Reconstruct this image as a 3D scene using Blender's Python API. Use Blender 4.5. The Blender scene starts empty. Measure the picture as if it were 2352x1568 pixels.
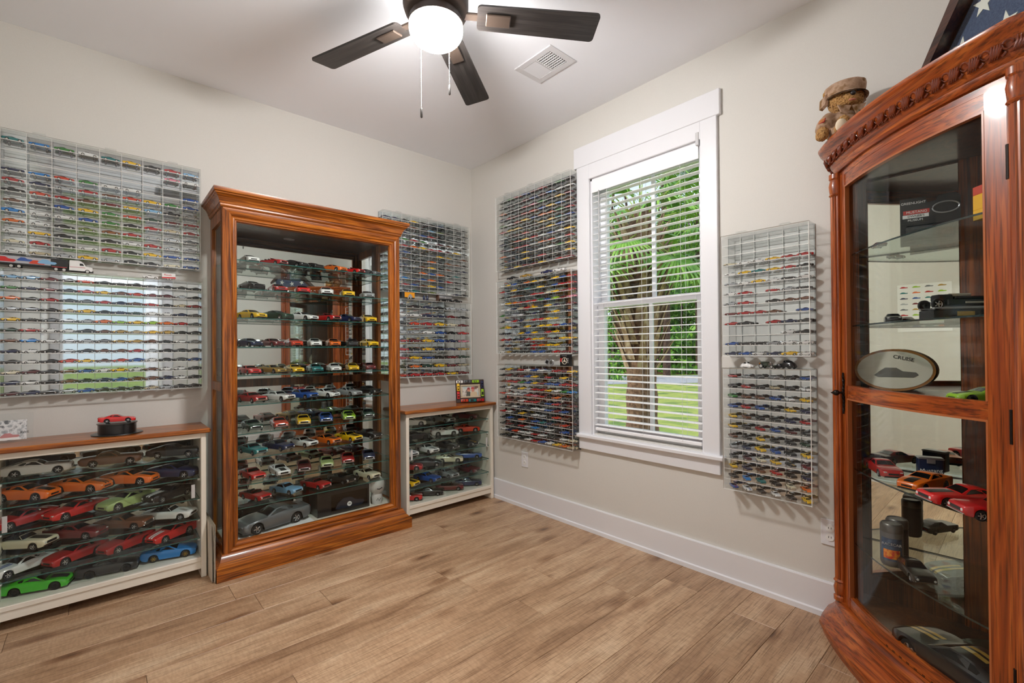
import bpy, bmesh, math, random
from mathutils import Vector, Matrix
random.seed(11)
SC = bpy.context.scene
COL = SC.collection
PI = math.pi

# ------------------------------------------------------------------ camera
CAM_H = 1.1786
FPX, PPY = 1058.84, 798.50
YAW, PITCH, ROLL = 0.72972, 0.006438, -0.008287
_f = Vector((math.sin(YAW)*math.cos(PITCH), math.cos(YAW)*math.cos(PITCH), math.sin(PITCH)))
_r = Vector((math.cos(YAW), -math.sin(YAW), 0))
_u = _r.cross(_f)
CR = _r*math.cos(ROLL) + _u*math.sin(ROLL)
CU = -_r*math.sin(ROLL) + _u*math.cos(ROLL)
CF = _f
cam_data = bpy.data.cameras.new('camera')
cam = bpy.data.objects.new('camera', cam_data)
COL.objects.link(cam)
cam_data.sensor_fit = 'HORIZONTAL'
cam_data.sensor_width = 36.0
cam_data.lens = 36.0*FPX/2352
cam_data.shift_y = (PPY-784)/2352
cam_data.clip_start = 0.02
cam_data.clip_end = 400
cam.matrix_world = Matrix(((CR.x, CU.x, -CF.x, 0), (CR.y, CU.y, -CF.y, 0), (CR.z, CU.z, -CF.z, CAM_H), (0, 0, 0, 1)))
SC.camera = cam

# ------------------------------------------------------------------ world, sun, exposure
W = bpy.data.worlds.new('sky')
SC.world = W
W.use_nodes = True
nt = W.node_tree
nt.nodes.clear()
wo = nt.nodes.new('ShaderNodeOutputWorld')
bg = nt.nodes.new('ShaderNodeBackground')
sky = nt.nodes.new('ShaderNodeTexSky')
sky.sky_type = 'NISHITA'
sky.sun_disc = False
sky.sun_elevation = math.radians(52)
sky.sun_rotation = math.radians(140)
mixc = nt.nodes.new('ShaderNodeMix')
mixc.data_type = 'RGBA'
mixc.inputs[0].default_value = 0.82
nt.links.new(sky.outputs[0], mixc.inputs[6])
mixc.inputs[7].default_value = (6.0, 6.5, 7.4, 1)
nt.links.new(mixc.outputs[2], bg.inputs[0])
bg.inputs[1].default_value = 0.145
nt.links.new(bg.outputs[0], wo.inputs[0])

sun_d = bpy.data.lights.new('sun', 'SUN')
sun = bpy.data.objects.new('sun', sun_d)
COL.objects.link(sun)
sun_d.energy = 2.5
sun_d.angle = math.radians(2)
sun_d.color = (1.0, .95, .86)
sun.rotation_euler = Vector((0.55, -0.55, -0.75)).to_track_quat('-Z', 'Y').to_euler()
sun.location = (-6, 8, 9)

LAMP_STRENGTH = 225.0
HALL_STRENGTH = 170.0
VS = SC.view_settings
VS.view_transform = 'Standard'
VS.look = 'None'
VS.gamma = 1.0
VS.use_curve_mapping = False
VS.exposure = 0.40
SC.cycles.max_bounces = 8
SC.cycles.diffuse_bounces = 6
SC.cycles.glossy_bounces = 5
SC.cycles.transparent_max_bounces = 28
SC.cycles.caustics_reflective = False
SC.cycles.caustics_refractive = False

# ------------------------------------------------------------------ helpers
XW, YW, HC = 2.389, 3.181, 2.74      # right wall, back wall, ceiling
XL, YF = -0.375, -0.12               # left wall, front wall


def lin(c):
    c = c/255.0
    return c/12.92 if c <= .04045 else ((c+.055)/1.055)**2.4


def rgb(t):
    return (lin(t[0]), lin(t[1]), lin(t[2]), 1)


MATS = {}


def mat(name, col=(128, 128, 128), rough=.5, metal=0., coat=0., spec=.5, emit=0.):
    if name in MATS:
        return MATS[name]
    m = bpy.data.materials.new(name)
    m.use_nodes = True
    b = m.node_tree.nodes['Principled BSDF']
    b.inputs['Base Color'].default_value = rgb(col)
    b.inputs['Roughness'].default_value = rough
    b.inputs['Metallic'].default_value = metal
    b.inputs['Coat Weight'].default_value = coat
    b.inputs['Coat Roughness'].default_value = .08
    b.inputs['Specular IOR Level'].default_value = spec
    if emit:
        b.inputs['Emission Color'].default_value = rgb(col)
        b.inputs['Emission Strength'].default_value = emit
    MATS[name] = m
    return m


def node(m, t, **kw):
    n = m.node_tree.nodes.new(t)
    for k, v in kw.items():
        setattr(n, k, v)
    return n


def link(m, a, b):
    m.node_tree.links.new(a, b)


def ramp(m, stops):
    r = node(m, 'ShaderNodeValToRGB')
    el = r.color_ramp.elements
    while len(el) < len(stops):
        el.new(.5)
    for e, (p, c) in zip(el, stops):
        e.position = p
        e.color = rgb(c)
    return r


def clear(name, tint=(255, 255, 255), refl=1.0, base=.035, rough=0.0):
    """Clear pane: see-through, with a mirror sheen that grows at grazing angles."""
    if name in MATS:
        return MATS[name]
    m = bpy.data.materials.new(name)
    m.use_nodes = True
    n = m.node_tree.nodes
    n.clear()
    out = node(m, 'ShaderNodeOutputMaterial')
    mix = node(m, 'ShaderNodeMixShader')
    tr = node(m, 'ShaderNodeBsdfTransparent')
    gl = node(m, 'ShaderNodeBsdfGlossy')
    tr.inputs[0].default_value = rgb(tint)
    gl.inputs['Roughness'].default_value = rough
    lw = node(m, 'ShaderNodeLayerWeight')
    lw.inputs[0].default_value = .5
    pw = node(m, 'ShaderNodeMath', operation='POWER')
    pw.inputs[1].default_value = 4.5
    ma = node(m, 'ShaderNodeMath', operation='MULTIPLY_ADD')
    ma.inputs[1].default_value = .85*refl
    ma.inputs[2].default_value = base
    link(m, lw.outputs['Facing'], pw.inputs[0])
    link(m, pw.outputs[0], ma.inputs[0])
    link(m, ma.outputs[0], mix.inputs[0])
    link(m, tr.outputs[0], mix.inputs[1])
    link(m, gl.outputs[0], mix.inputs[2])
    link(m, mix.outputs[0], out.inputs[0])
    MATS[name] = m
    return m


def mirror(name, col=(225, 228, 228), rough=.004):
    if name in MATS:
        return MATS[name]
    m = mat(name, col, rough, 1.0)
    return m


def wood(name, dark, mid, light, axis='x', fine=1.0, rough=.32, coat=.25, turn=0.):
    if name in MATS:
        return MATS[name]
    m = mat(name, mid, rough, 0, coat)
    b = m.node_tree.nodes['Principled BSDF']
    tc = node(m, 'ShaderNodeTexCoord')
    mp = node(m, 'ShaderNodeMapping')
    sc = {'x': (1.1, 19, 19), 'y': (19, 1.1, 19), 'z': (19, 19, 1.1)}[axis]
    mp.inputs['Scale'].default_value = [s*fine for s in sc]
    ns = node(m, 'ShaderNodeTexNoise')
    ns.inputs['Scale'].default_value = 2.2
    ns.inputs['Detail'].default_value = 5
    ns.inputs['Distortion'].default_value = 1.1
    rp = ramp(m, [(.30, dark), (.5, mid), (.72, light)])
    mp2 = node(m, 'ShaderNodeMapping')
    sc2 = {'x': (4, 130, 130), 'y': (130, 4, 130), 'z': (130, 130, 4)}[axis]
    mp2.inputs['Scale'].default_value = sc2
    src = tc.outputs['Object']
    if turn:
        rt_ = node(m, 'ShaderNodeVectorRotate', rotation_type='Z_AXIS')
        rt_.inputs['Angle'].default_value = turn
        link(m, src, rt_.inputs[0])
        src = rt_.outputs[0]
    n2 = node(m, 'ShaderNodeTexNoise')
    n2.inputs['Scale'].default_value = 1.6
    n2.inputs['Detail'].default_value = 2
    rp2 = ramp(m, [(.36, (150, 150, 150)), (.52, (255, 255, 255))])
    mul = node(m, 'ShaderNodeMix', data_type='RGBA', blend_type='MULTIPLY')
    mul.inputs[0].default_value = .75
    link(m, src, mp.inputs[0])
    link(m, src, mp2.inputs[0])
    link(m, mp.outputs[0], ns.inputs[0])
    link(m, mp2.outputs[0], n2.inputs[0])
    link(m, ns.outputs[0], rp.inputs[0])
    link(m, n2.outputs[0], rp2.inputs[0])
    link(m, rp.outputs[0], mul.inputs[6])
    link(m, rp2.outputs[0], mul.inputs[7])
    link(m, mul.outputs[2], b.inputs['Base Color'])
    return m


def speckle(name, c1, c2, scale=200, rough=.6, bump=0.0, c3=None):
    """Two- or three-tone noise paint."""
    if name in MATS:
        return MATS[name]
    m = mat(name, c1, rough)
    b = m.node_tree.nodes['Principled BSDF']
    tc = node(m, 'ShaderNodeTexCoord')
    ns = node(m, 'ShaderNodeTexNoise')
    ns.inputs['Scale'].default_value = scale
    ns.inputs['Detail'].default_value = 3
    st = [(.38, c1), (.62, c2)] if c3 is None else [(.36, c1), (.5, c2), (.64, c3)]
    rp = ramp(m, st)
    link(m, tc.outputs['Object'], ns.inputs[0])
    link(m, ns.outputs[0], rp.inputs[0])
    link(m, rp.outputs[0], b.inputs['Base Color'])
    if bump:
        bp = node(m, 'ShaderNodeBump')
        bp.inputs['Strength'].default_value = bump
        bp.inputs['Distance'].default_value = .01
        link(m, ns.outputs[0], bp.inputs['Height'])
        link(m, bp.outputs[0], b.inputs['Normal'])
    return m


class MB:
    """Collects faces and links them as ONE mesh object."""

    def __init__(s):
        s.v, s.f, s.m = [], [], []

    def face(s, pts, mi=0):
        n = len(s.v)
        s.v += [tuple(p) for p in pts]
        s.f.append(tuple(range(n, n+len(pts))))
        s.m.append(mi)
        return s

    def raw(s, vs, fs, mi=0):
        n = len(s.v)
        s.v += [tuple(p) for p in vs]
        s.f += [tuple(n+i for i in f) for f in fs]
        s.m += [mi]*len(fs)
        return s

    def box(s, x0, x1, y0, y1, z0, z1, mi=0):
        v = [(x0, y0, z0), (x1, y0, z0), (x1, y1, z0), (x0, y1, z0), (x0, y0, z1), (x1, y0, z1), (x1, y1, z1), (x0, y1, z1)]
        f = [(0, 3, 2, 1), (4, 5, 6, 7), (0, 1, 5, 4), (1, 2, 6, 5), (2, 3, 7, 6), (3, 0, 4, 7)]
        return s.raw(v, f, mi)

    def rbox(s, x0, x1, y0, y1, z0, z1, r=.004, mi=0):
        """box with chamfered edges"""
        r = min(r, (x1-x0)*.45, (y1-y0)*.45, (z1-z0)*.45)
        X, Y, Z = (x0, x1), (y0, y1), (z0, z1)
        v, idx = [], {}
        for i in (0, 1):
            for j in (0, 1):
                for k in (0, 1):
                    for a in range(3):
                        p = [X[i], Y[j], Z[k]]
                        for b, sgn in ((0, i), (1, j), (2, k)):
                            if b != a:
                                p[b] += r if sgn == 0 else -r
                        idx[i, j, k, a] = len(v)
                        v.append(tuple(p))
        f = []
        for i in (0, 1):
            q = [idx[i, 0, 0, 0], idx[i, 1, 0, 0], idx[i, 1, 1, 0], idx[i, 0, 1, 0]]
            f.append(q if i else q[::-1])
            q = [idx[0, i, 0, 1], idx[1, i, 0, 1], idx[1, i, 1, 1], idx[0, i, 1, 1]]
            f.append(q[::-1] if i else q)
            q = [idx[0, 0, i, 2], idx[1, 0, i, 2], idx[1, 1, i, 2], idx[0, 1, i, 2]]
            f.append(q if i else q[::-1])
        for i in (0, 1):
            for j in (0, 1):
                q = [idx[i, j, 0, 0], idx[i, j, 1, 0], idx[i, j, 1, 1], idx[i, j, 0, 1]]
                f.append(q if (i ^ j) else q[::-1])
                q = [idx[i, 0, j, 0], idx[i, 1, j, 0], idx[i, 1, j, 2], idx[i, 0, j, 2]]
                f.append(q[::-1] if (i ^ j) else q)
                q = [idx[0, i, j, 1], idx[1, i, j, 1], idx[1, i, j, 2], idx[0, i, j, 2]]
                f.append(q if (i ^ j) else q[::-1])
                for k in (0, 1):
                    q = [idx[i, j, k, 0], idx[i, j, k, 1], idx[i, j, k, 2]]
                    f.append(q if (i ^ j ^ k) else q[::-1])
        return s.raw(v, f, mi)

    def grid(s, rows, cu=False, cv=False, mi=0):
        """rows of points; cu closes each row, cv closes the rows"""
        n, m = len(rows), len(rows[0])
        v = [p for r in rows for p in r]
        f = []
        for i in range(n if cv else n-1):
            for j in range(m if cu else m-1):
                a, b = i, (i+1) % n
                c, d = j, (j+1) % m
                f.append((a*m+c, a*m+d, b*m+d, b*m+c))
        return s.raw(v, f, mi)

    def lathe(s, prof, seg=24, o=(0, 0, 0), axis='z', mi=0, cap=True):
        rows = []
        for r, h in prof:
            row = []
            for i in range(seg):
                a = 2*PI*i/seg
                p = (r*math.cos(a), r*math.sin(a), h)
                if axis == 'y':
                    p = (p[0], p[2], p[1])
                elif axis == 'x':
                    p = (p[2], p[0], p[1])
                row.append((o[0]+p[0], o[1]+p[1], o[2]+p[2]))
            rows.append(row)
        s.grid(rows, cu=True, mi=mi)
        if cap:
            s.face(rows[0][::-1], mi)
            s.face(rows[-1], mi)
        return s

    def tube(s, pts, r, seg=8, mi=0):
        pts = [Vector(p) for p in pts]
        rr = r if isinstance(r, (list, tuple)) else [r]*len(pts)
        rows = []
        up = Vector((0, 0, 1))
        for i, p in enumerate(pts):
            d = (pts[min(i+1, len(pts)-1)]-pts[max(i-1, 0)]).normalized()
            a = d.cross(up)
            if a.length < .05:
                a = d.cross(Vector((1, 0, 0)))
            a.normalize()
            b = a.cross(d).normalized()
            rows.append([tuple(p+(a*math.cos(2*PI*k/seg)+b*math.sin(2*PI*k/seg))*rr[i]) for k in range(seg)])
        s.grid(rows, cu=True, mi=mi)
        s.face(rows[0][::-1], mi)
        s.face(rows[-1], mi)
        return s

    def ball(s, c, r, seg=16, rings=10, mi=0):
        r = r if isinstance(r, (list, tuple)) else (r, r, r)
        rows = []
        for i in range(1, rings):
            t = PI*i/rings
            rows.append([(c[0]+r[0]*math.sin(t)*math.cos(2*PI*k/seg), c[1]+r[1]*math.sin(t)*math.sin(2*PI*k/seg), c[2]+r[2]*math.cos(t)) for k in range(seg)])
        n = len(s.v)
        s.grid(rows, cu=True, mi=mi)
        top, bot = len(s.v), len(s.v)+1
        s.v += [(c[0], c[1], c[2]+r[2]), (c[0], c[1], c[2]-r[2])]
        L = n+(len(rows)-1)*seg
        for k in range(seg):
            k2 = (k+1) % seg
            s.f.append((top, n+k, n+k2))
            s.f.append((bot, L+k2, L+k))
            s.m += [mi, mi]
        return s

    def prism(s, poly, a0, a1, plane='xz', mi=0):
        """polygon in a plane, thickened between a0 and a1 along the third axis"""
        def P(u, v, w):
            return {'xz': (u, w, v), 'xy': (u, v, w), 'yz': (w, u, v)}[plane]
        A = [P(u, v, a0) for u, v in poly]
        B = [P(u, v, a1) for u, v in poly]
        n = len(poly)
        s.face(A, mi)
        s.face(B[::-1], mi)
        s.raw(A+B, [(i, n+i, n+(i+1) % n, (i+1) % n) for i in range(n)], mi)
        return s

    def xf(s, M, start=0):
        for i in range(start, len(s.v)):
            s.v[i] = tuple(M @ Vector(s.v[i]))
        return s

    def mesh(s, name, mats, smooth=None):
        me = bpy.data.meshes.new(name)
        me.from_pydata(s.v, [], s.f)
        for m in (mats if isinstance(mats, (list, tuple)) else [mats]):
            me.materials.append(m)
        me.polygons.foreach_set('material_index', s.m)
        bm = bmesh.new()
        bm.from_mesh(me)
        bmesh.ops.recalc_face_normals(bm, faces=bm.faces)
        if smooth is not None:
            bmesh.ops.remove_doubles(bm, verts=bm.verts, dist=1e-6)
        bm.to_mesh(me)
        bm.free()
        if smooth is not None:
            me.polygons.foreach_set('use_smooth', [True]*len(me.polygons))
            me.set_sharp_from_angle(angle=math.radians(smooth))
        return me

    def obj(s, name, mats, parent=None, smooth=None):
        """built in world coordinates; a parent only takes it along"""
        o = bpy.data.objects.new(name, s.mesh(name, mats, smooth))
        COL.objects.link(o)
        if parent is not None:
            o.parent = parent
            o.matrix_parent_inverse = Matrix.Translation(-Vector(parent.location)) if parent.parent is None else Matrix.Identity(4)
        return o


def tag(o, label=None, cat=None, group=None, kind=None):
    if label:
        o['label'] = label
    if cat:
        o['category'] = cat
    if group:
        o['group'] = group
    if kind:
        o['kind'] = kind
    return o


def thing(name, label, cat, loc=(0, 0, 0), group=None, rz=0., scale=1.):
    o = bpy.data.objects.new(name, None)
    COL.objects.link(o)
    o.empty_display_size = .05
    o.location = loc
    o.rotation_euler = (0, 0, rz)
    o.scale = (scale,)*3
    return tag(o, label, cat, group)


def part(name, me, parent, loc=(0, 0, 0), rot=(0, 0, 0), mats=None, scale=None):
    """an object that shares mesh data, placed in its parent's own frame"""
    o = bpy.data.objects.new(name, me)
    COL.objects.link(o)
    o.parent = parent
    o.location = loc
    o.rotation_euler = rot
    if scale is not None:
        o.scale = scale
    if mats:
        for i, m in enumerate(mats):
            if m is not None:
                o.material_slots[i].link = 'OBJECT'
                o.material_slots[i].material = m
    return o


def lettering(text, size, M, m, parent, ext=.0004, align='CENTER'):
    c = bpy.data.curves.new('lettering', 'FONT')
    c.body = text
    c.size = size
    c.extrude = ext
    c.align_x = align
    c.align_y = 'CENTER'
    tmp = bpy.data.objects.new('lettering_curve', c)
    me = bpy.data.meshes.new_from_object(tmp)
    bpy.data.objects.remove(tmp)
    me.name = 'lettering'
    me.materials.clear()
    me.materials.append(m)
    o = bpy.data.objects.new('lettering', me)
    COL.objects.link(o)
    o.parent = parent
    o.matrix_local = M
    return o


def basis(o, right, up):
    """matrix whose x is right, y is up and z faces the reader"""
    right, up = Vector(right).normalized(), Vector(up).normalized()
    n = right.cross(up)
    return Matrix(((right.x, up.x, n.x, o[0]), (right.y, up.y, n.y, o[1]), (right.z, up.z, n.z, o[2]), (0, 0, 0, 1)))


ORD = ['first', 'second', 'third', 'fourth', 'fifth', 'sixth', 'seventh', 'eighth', 'ninth', 'tenth', 'eleventh', 'twelfth', 'thirteenth', 'fourteenth']

# ------------------------------------------------------------------ materials
M_wall = speckle('wall_paint', (212, 210, 204), (215, 213, 207), 400, .75)
M_ceil = mat('ceiling_paint', (242, 245, 250), .85)
M_trim = mat('trim_paint', (228, 229, 233), .38)
M_white = mat('cabinet_white', (232, 226, 212), .42)
M_mirror = mirror('mirror_silver')
M_case_mirror = mirror('case_mirror', (214, 218, 220), .03)
M_glass = clear('window_glass', (247, 250, 249), .6, .02)
M_cabglass = clear('cabinet_glass', (250, 252, 251), .6, .018)
M_acr = clear('clear_acrylic', (252, 253, 253), .75, .03, .02)
M_acr_edge = mat('acrylic_edge', (232, 230, 226), .25)
M_shelf = clear('shelf_glass', (243, 250, 248), .6, .03)
M_shelfedge = mat('shelf_edge_green', (40, 92, 88), .15, 0, .5)
OAK = dict(dark=(92, 42, 8), mid=(158, 84, 20), light=(196, 118, 38))
M_oak_x = wood('oak_stain_x', axis='x', **OAK)
M_oak_y = wood('oak_stain_y', axis='y', **OAK)
M_oak_z = wood('oak_stain_z', axis='z', **OAK)
CUR = dict(dark=(112, 44, 12), mid=(156, 72, 22), light=(190, 104, 42))
M_cur_x = wood('curio_stain_x', axis='x', turn=-PI/4, **CUR)
M_cur_z = wood('curio_stain_z', axis='z', **CUR)
M_cur_carve = mat('curio_carving', (112, 46, 18), .28, 0, .4)
M_walnut_d = wood('dark_back_wood', (50, 24, 10), (78, 40, 18), (98, 54, 26), 'z')
M_black = mat('black_plastic', (18, 18, 20), .35, 0, .3)
M_rubber = mat('tyre_rubber', (16, 16, 17), .7)
M_chrome = mat('chrome', (215, 215, 218), .12, 1.0)
M_silver = mat('silver_paint', (176, 178, 182), .3, .6)
M_alloy = mat('alloy_rim', (190, 190, 192), .25, .8)
M_goldrim = mat('gold_rim', (170, 140, 70), .3, .8)
M_carglass = mat('car_window', (14, 17, 20), .06, 0, .6)
M_lens = mat('headlight_lens', (226, 228, 226), .1, .2, .5)
M_tail = mat('tail_lens', (150, 12, 14), .2, 0, .5)
M_paper = mat('white_paper', (235, 236, 234), .7)
M_bronze = mat('fan_bronze', (62, 52, 46), .45, .3)
M_iron = mat('dark_iron', (34, 28, 24), .4, .7)

PAINT = {
    'red': (176, 22, 26), 'dark red': (110, 16, 24), 'maroon': (84, 18, 26), 'orange': (226, 106, 20), 'red-orange': (204, 58, 24),
    'yellow': (238, 190, 22), 'gold': (190, 152, 70), 'lime': (150, 196, 40), 'green': (52, 128, 50), 'dark green': (26, 58, 42),
    'olive': (116, 130, 66), 'teal': (18, 116, 118), 'light blue': (126, 176, 214), 'bright blue': (30, 128, 206), 'blue': (28, 78, 158),
    'navy': (24, 34, 74), 'black': (20, 20, 22), 'dark grey': (54, 55, 58), 'grey': (112, 116, 120), 'silver': (178, 182, 186),
    'white': (232, 232, 230), 'cream': (224, 214, 184), 'beige': (190, 174, 140), 'brown': (108, 62, 36), 'bronze': (146, 86, 44),
    'pink': (222, 130, 150), 'bright green': (70, 190, 40), 'vivid red': (205, 30, 30), 'pale green': (166, 186, 118),
}


def paint(c):
    met = .45 if c in ('silver', 'grey', 'dark grey', 'gold', 'bronze') else 0.
    return mat('paint_'+c.replace(' ', '_'), PAINT[c], .28, met, .7)

# ================================================================== THE ROOM
def struct(name, mb, m, smooth=None):
    return tag(mb.obj(name, m, None, smooth), kind='structure')


# floor: every plank its own board
def plank_mat():
    m = mat('oak_plank', (172, 132, 97), .42)
    b = m.node_tree.nodes['Principled BSDF']
    tc = node(m, 'ShaderNodeTexCoord')
    oi = node(m, 'ShaderNodeObjectInfo')
    off = node(m, 'ShaderNodeVectorMath', operation='SCALE')
    off.inputs[0].default_value = (31., 17., 7.)
    link(m, oi.outputs['Random'], off.inputs['Scale'])
    add = node(m, 'ShaderNodeVectorMath', operation='ADD')
    link(m, tc.outputs['Object'], add.inputs[0])
    link(m, off.outputs[0], add.inputs[1])

    def noise(scale, sx, sy, det=4, dist=0.):
        mp = node(m, 'ShaderNodeMapping')
        mp.inputs['Scale'].default_value = (sx, sy, 1)
        n = node(m, 'ShaderNodeTexNoise')
        n.inputs['Scale'].default_value = scale
        n.inputs['Detail'].default_value = det
        n.inputs['Distortion'].default_value = dist
        link(m, add.outputs[0], mp.inputs[0])
        link(m, mp.outputs[0], n.inputs[0])
        return n
    big = noise(1.7, 1.0, 5.5, 4, .7)
    fine = noise(5., 1.6, 55., 5)
    saw = noise(40., 3., .8, 2)
    base = ramp(m, [(.28, (160, 127, 98)), (.44, (190, 156, 124)), (.60, (205, 174, 142)), (.75, (218, 192, 162))])
    link(m, big.outputs[0], base.inputs[0])
    r2 = ramp(m, [(.34, (188, 180, 172)), (.5, (255, 255, 255))])
    link(m, fine.outputs[0], r2.inputs[0])
    mul = node(m, 'ShaderNodeMix', data_type='RGBA', blend_type='MULTIPLY')
    mul.inputs[0].default_value = .9
    link(m, base.outputs[0], mul.inputs[6])
    link(m, r2.outputs[0], mul.inputs[7])
    r3 = ramp(m, [(.4, (226, 222, 218)), (.6, (255, 255, 255))])
    link(m, saw.outputs[0], r3.inputs[0])
    mul3 = node(m, 'ShaderNodeMix', data_type='RGBA', blend_type='MULTIPLY')
    mul3.inputs[0].default_value = .55
    link(m, mul.outputs[2], mul3.inputs[6])
    link(m, r3.outputs[0], mul3.inputs[7])
    # knots
    mpk = node(m, 'ShaderNodeMapping')
    mpk.inputs['Scale'].default_value = (2.1, 5.2, 1)
    vo = node(m, 'ShaderNodeTexVoronoi')
    vo.inputs['Scale'].default_value = 1.
    wob = node(m, 'ShaderNodeMix', data_type='RGBA', blend_type='ADD')
    wob.inputs[0].default_value = .25
    link(m, add.outputs[0], mpk.inputs[0])
    link(m, mpk.outputs[0], wob.inputs[6])
    link(m, fine.outputs['Color'], wob.inputs[7])
    link(m, wob.outputs[2], vo.inputs[0])
    rk = ramp(m, [(.03, (92, 60, 44)), (.10, (196, 176, 160)), (.22, (255, 255, 255))])
    link(m, vo.outputs['Distance'], rk.inputs[0])
    mulk = node(m, 'ShaderNodeMix', data_type='RGBA', blend_type='MULTIPLY')
    mulk.inputs[0].default_value = .85
    link(m, mul3.outputs[2], mulk.inputs[6])
    link(m, rk.outputs[0], mulk.inputs[7])
    # each board a little lighter or darker
    rv = ramp(m, [(0., (228, 222, 216)), (1., (255, 254, 252))])
    link(m, oi.outputs['Random'], rv.inputs[0])
    mulr = node(m, 'ShaderNodeMix', data_type='RGBA', blend_type='MULTIPLY')
    mulr.inputs[0].default_value = 1.
    link(m, mulk.outputs[2], mulr.inputs[6])
    link(m, rv.outputs[0], mulr.inputs[7])
    link(m, mulr.outputs[2], b.inputs['Base Color'])
    b.inputs['Roughness'].default_value = .38
    bp = node(m, 'ShaderNodeBump')
    bp.inputs['Strength'].default_value = .12
    bp.inputs['Distance'].default_value = .004
    link(m, fine.outputs[0], bp.inputs['Height'])
    link(m, bp.outputs[0], b.inputs['Normal'])
    return m


M_plank = plank_mat()
floor = struct('floor', MB().box(XL-.1, XW+.1, YF-2.3, YW+.1, -.12, -.006), mat('subfloor', (70, 50, 36), .9))
rnd = random.Random(5)
pw, pl = .182, 1.22
row, y = 0, YF-.62
while y < YW:
    x = XL-.02-rnd.random()*pl
    while x < XW:
        x0, x1 = max(x, XL-.02), min(x+pl, XW+.02)
        if x1-x0 > .02:
            b_ = MB().rbox(x0+.0006, x1-.0006, y+.0006, min(y+pw, YW+.02)-.0006, -.008, 0, .0012)
            b_.obj('plank', M_plank, floor)
        x += pl
    y += pw
    row += 1

# walls
wt = .13
OY0, OY1, OZ0, OZ1 = 1.145, 1.889, .640, 2.29      # window opening
w = MB()
w.box(XW, XW+wt, YF-.2, OY0, -.1, HC)
w.box(XW, XW+wt, OY1, YW+wt, -.1, HC)
w.box(XW, XW+wt, OY0, OY1, -.1, OZ0)
w.box(XW, XW+wt, OY0, OY1, OZ1, HC)
struct('wall_right', w, M_wall)
struct('wall_back', MB().box(XL-wt, XW, YW, YW+wt, -.1, HC), M_wall)
struct('wall_left', MB().box(XL-wt, XL, YF-.12, YW, -.1, HC), M_wall)
DX0, DX1, DZ = -.29, .53, 2.05                      # doorway the camera stands in
w = MB()
w.box(XL, DX0, YF-.12, YF, -.1, HC)
w.box(DX1, XW, YF-.12, YF, -.1, HC)
w.box(DX0, DX1, YF-.12, YF, DZ, HC)
struct('wall_front', w, M_wall)
struct('ceiling', MB().box(XL-wt, XW+wt, YF-.12, YW+wt, HC, HC+.15), M_ceil)

# baseboards with a shoe strip
BP = [(0, .153), (.013, .153), (.015, .148), (.015, .026), (.024, .022), (.026, .0), (0, .0)]


def baseboard(name, p0, p1, n):
    p0, p1, n = Vector(p0), Vector(p1), Vector(n)
    A = [p0+n*d+Vector((0, 0, z)) for d, z in BP]
    B = [p1+n*d+Vector((0, 0, z)) for d, z in BP]
    return struct(name, MB().grid([A, B], cu=True).face(A).face(B), M_trim)


baseboard('baseboard_right', (XW, YF, 0), (XW, YW, 0), (-1, 0, 0))
baseboard('baseboard_back', (XL, YW, 0), (XW, YW, 0), (0, -1, 0))
baseboard('baseboard_left', (XL, YF, 0), (XL, YW, 0), (1, 0, 0))
baseboard('baseboard_front', (DX1+.08, YF, 0), (XW, YF, 0), (0, 1, 0))
t1 = MB()
t1.rbox(DX1, DX1+.085, YF, YF+.018, 0, DZ+.02)
t1.rbox(DX0-.08, DX0, YF, YF+.018, 0, DZ+.02)
t1.rbox(DX0-.083, DX1+.11, YF, YF+.022, DZ, DZ+.12)
t1.box(DX0-.0, DX0+.012, YF-.12, YF, 0, DZ)
t1.box(DX1-.012, DX1, YF-.12, YF, 0, DZ)
struct('trim_1', t1, M_trim)

# hall behind the camera, with its own window and lamp
HY = -2.2
w = MB()
w.box(-1.6, -.45, HY-wt, HY, -.1, 2.6)
w.box(.55, 2.0, HY-wt, HY, -.1, 2.6)
w.box(-.45, .55, HY-wt, HY, -.1, .55)
w.box(-.45, .55, HY-wt, HY, 2.15, 2.6)
struct('wall_hall_far', w, M_wall)
struct('wall_hall_left', MB().box(-1.6-wt, -1.6, HY-wt, YF-.12, -.1, 2.6), M_wall)
struct('wall_hall_right', MB().box(2.0, 2.0+wt, HY-wt, YF-.12, -.1, 2.6), M_wall)
struct('wall_hall_near', MB().box(-1.6, XL-wt, YF-.13, YF-.02, -.1, 2.6), M_wall)
struct('ceiling_hall', MB().box(-1.73, 2.13, HY-wt, YF-.12, 2.6, 2.74), M_ceil)
struct('floor_hall', MB().box(-1.73, 2.13, HY-wt, YF-.63, -.1, -.004), mat('hall_floor', (166, 128, 94), .45))
hw = MB()
hw.box(-.45, .55, HY-.08, HY-.05, .55, .60).box(-.45, .55, HY-.08, HY-.05, 2.10, 2.15).box(-.45, .55, HY-.08, HY-.05, 1.33, 1.37)
hw.box(-.45, -.40, HY-.08, HY-.05, .6, 2.1).box(.5, .55, HY-.08, HY-.05, .6, 2.1)
hw.rbox(-.54, -.45, HY, HY+.02, .5, 2.24).rbox(.55, .64, HY, HY+.02, .5, 2.24).rbox(-.56, .66, HY, HY+.022, 2.15, 2.27).rbox(-.56, .66, HY, HY+.05, .5, .55)
hwin = struct('window_2', hw, M_trim)
MB().box(-.4, .5, HY-.067, HY-.063, .6, 2.1).obj('pane', M_glass, hwin)
hl = thing('ceiling_lamp', 'round flush ceiling lamp in the hall behind the doorway', 'lamp', (.15, -1.0, 2.6))
MB().lathe([(.17, 2.6), (.17, 2.575), (.16, 2.57)], 28, (.15, -1.0, 0)).obj('base', M_silver, hl, 40)
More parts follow.
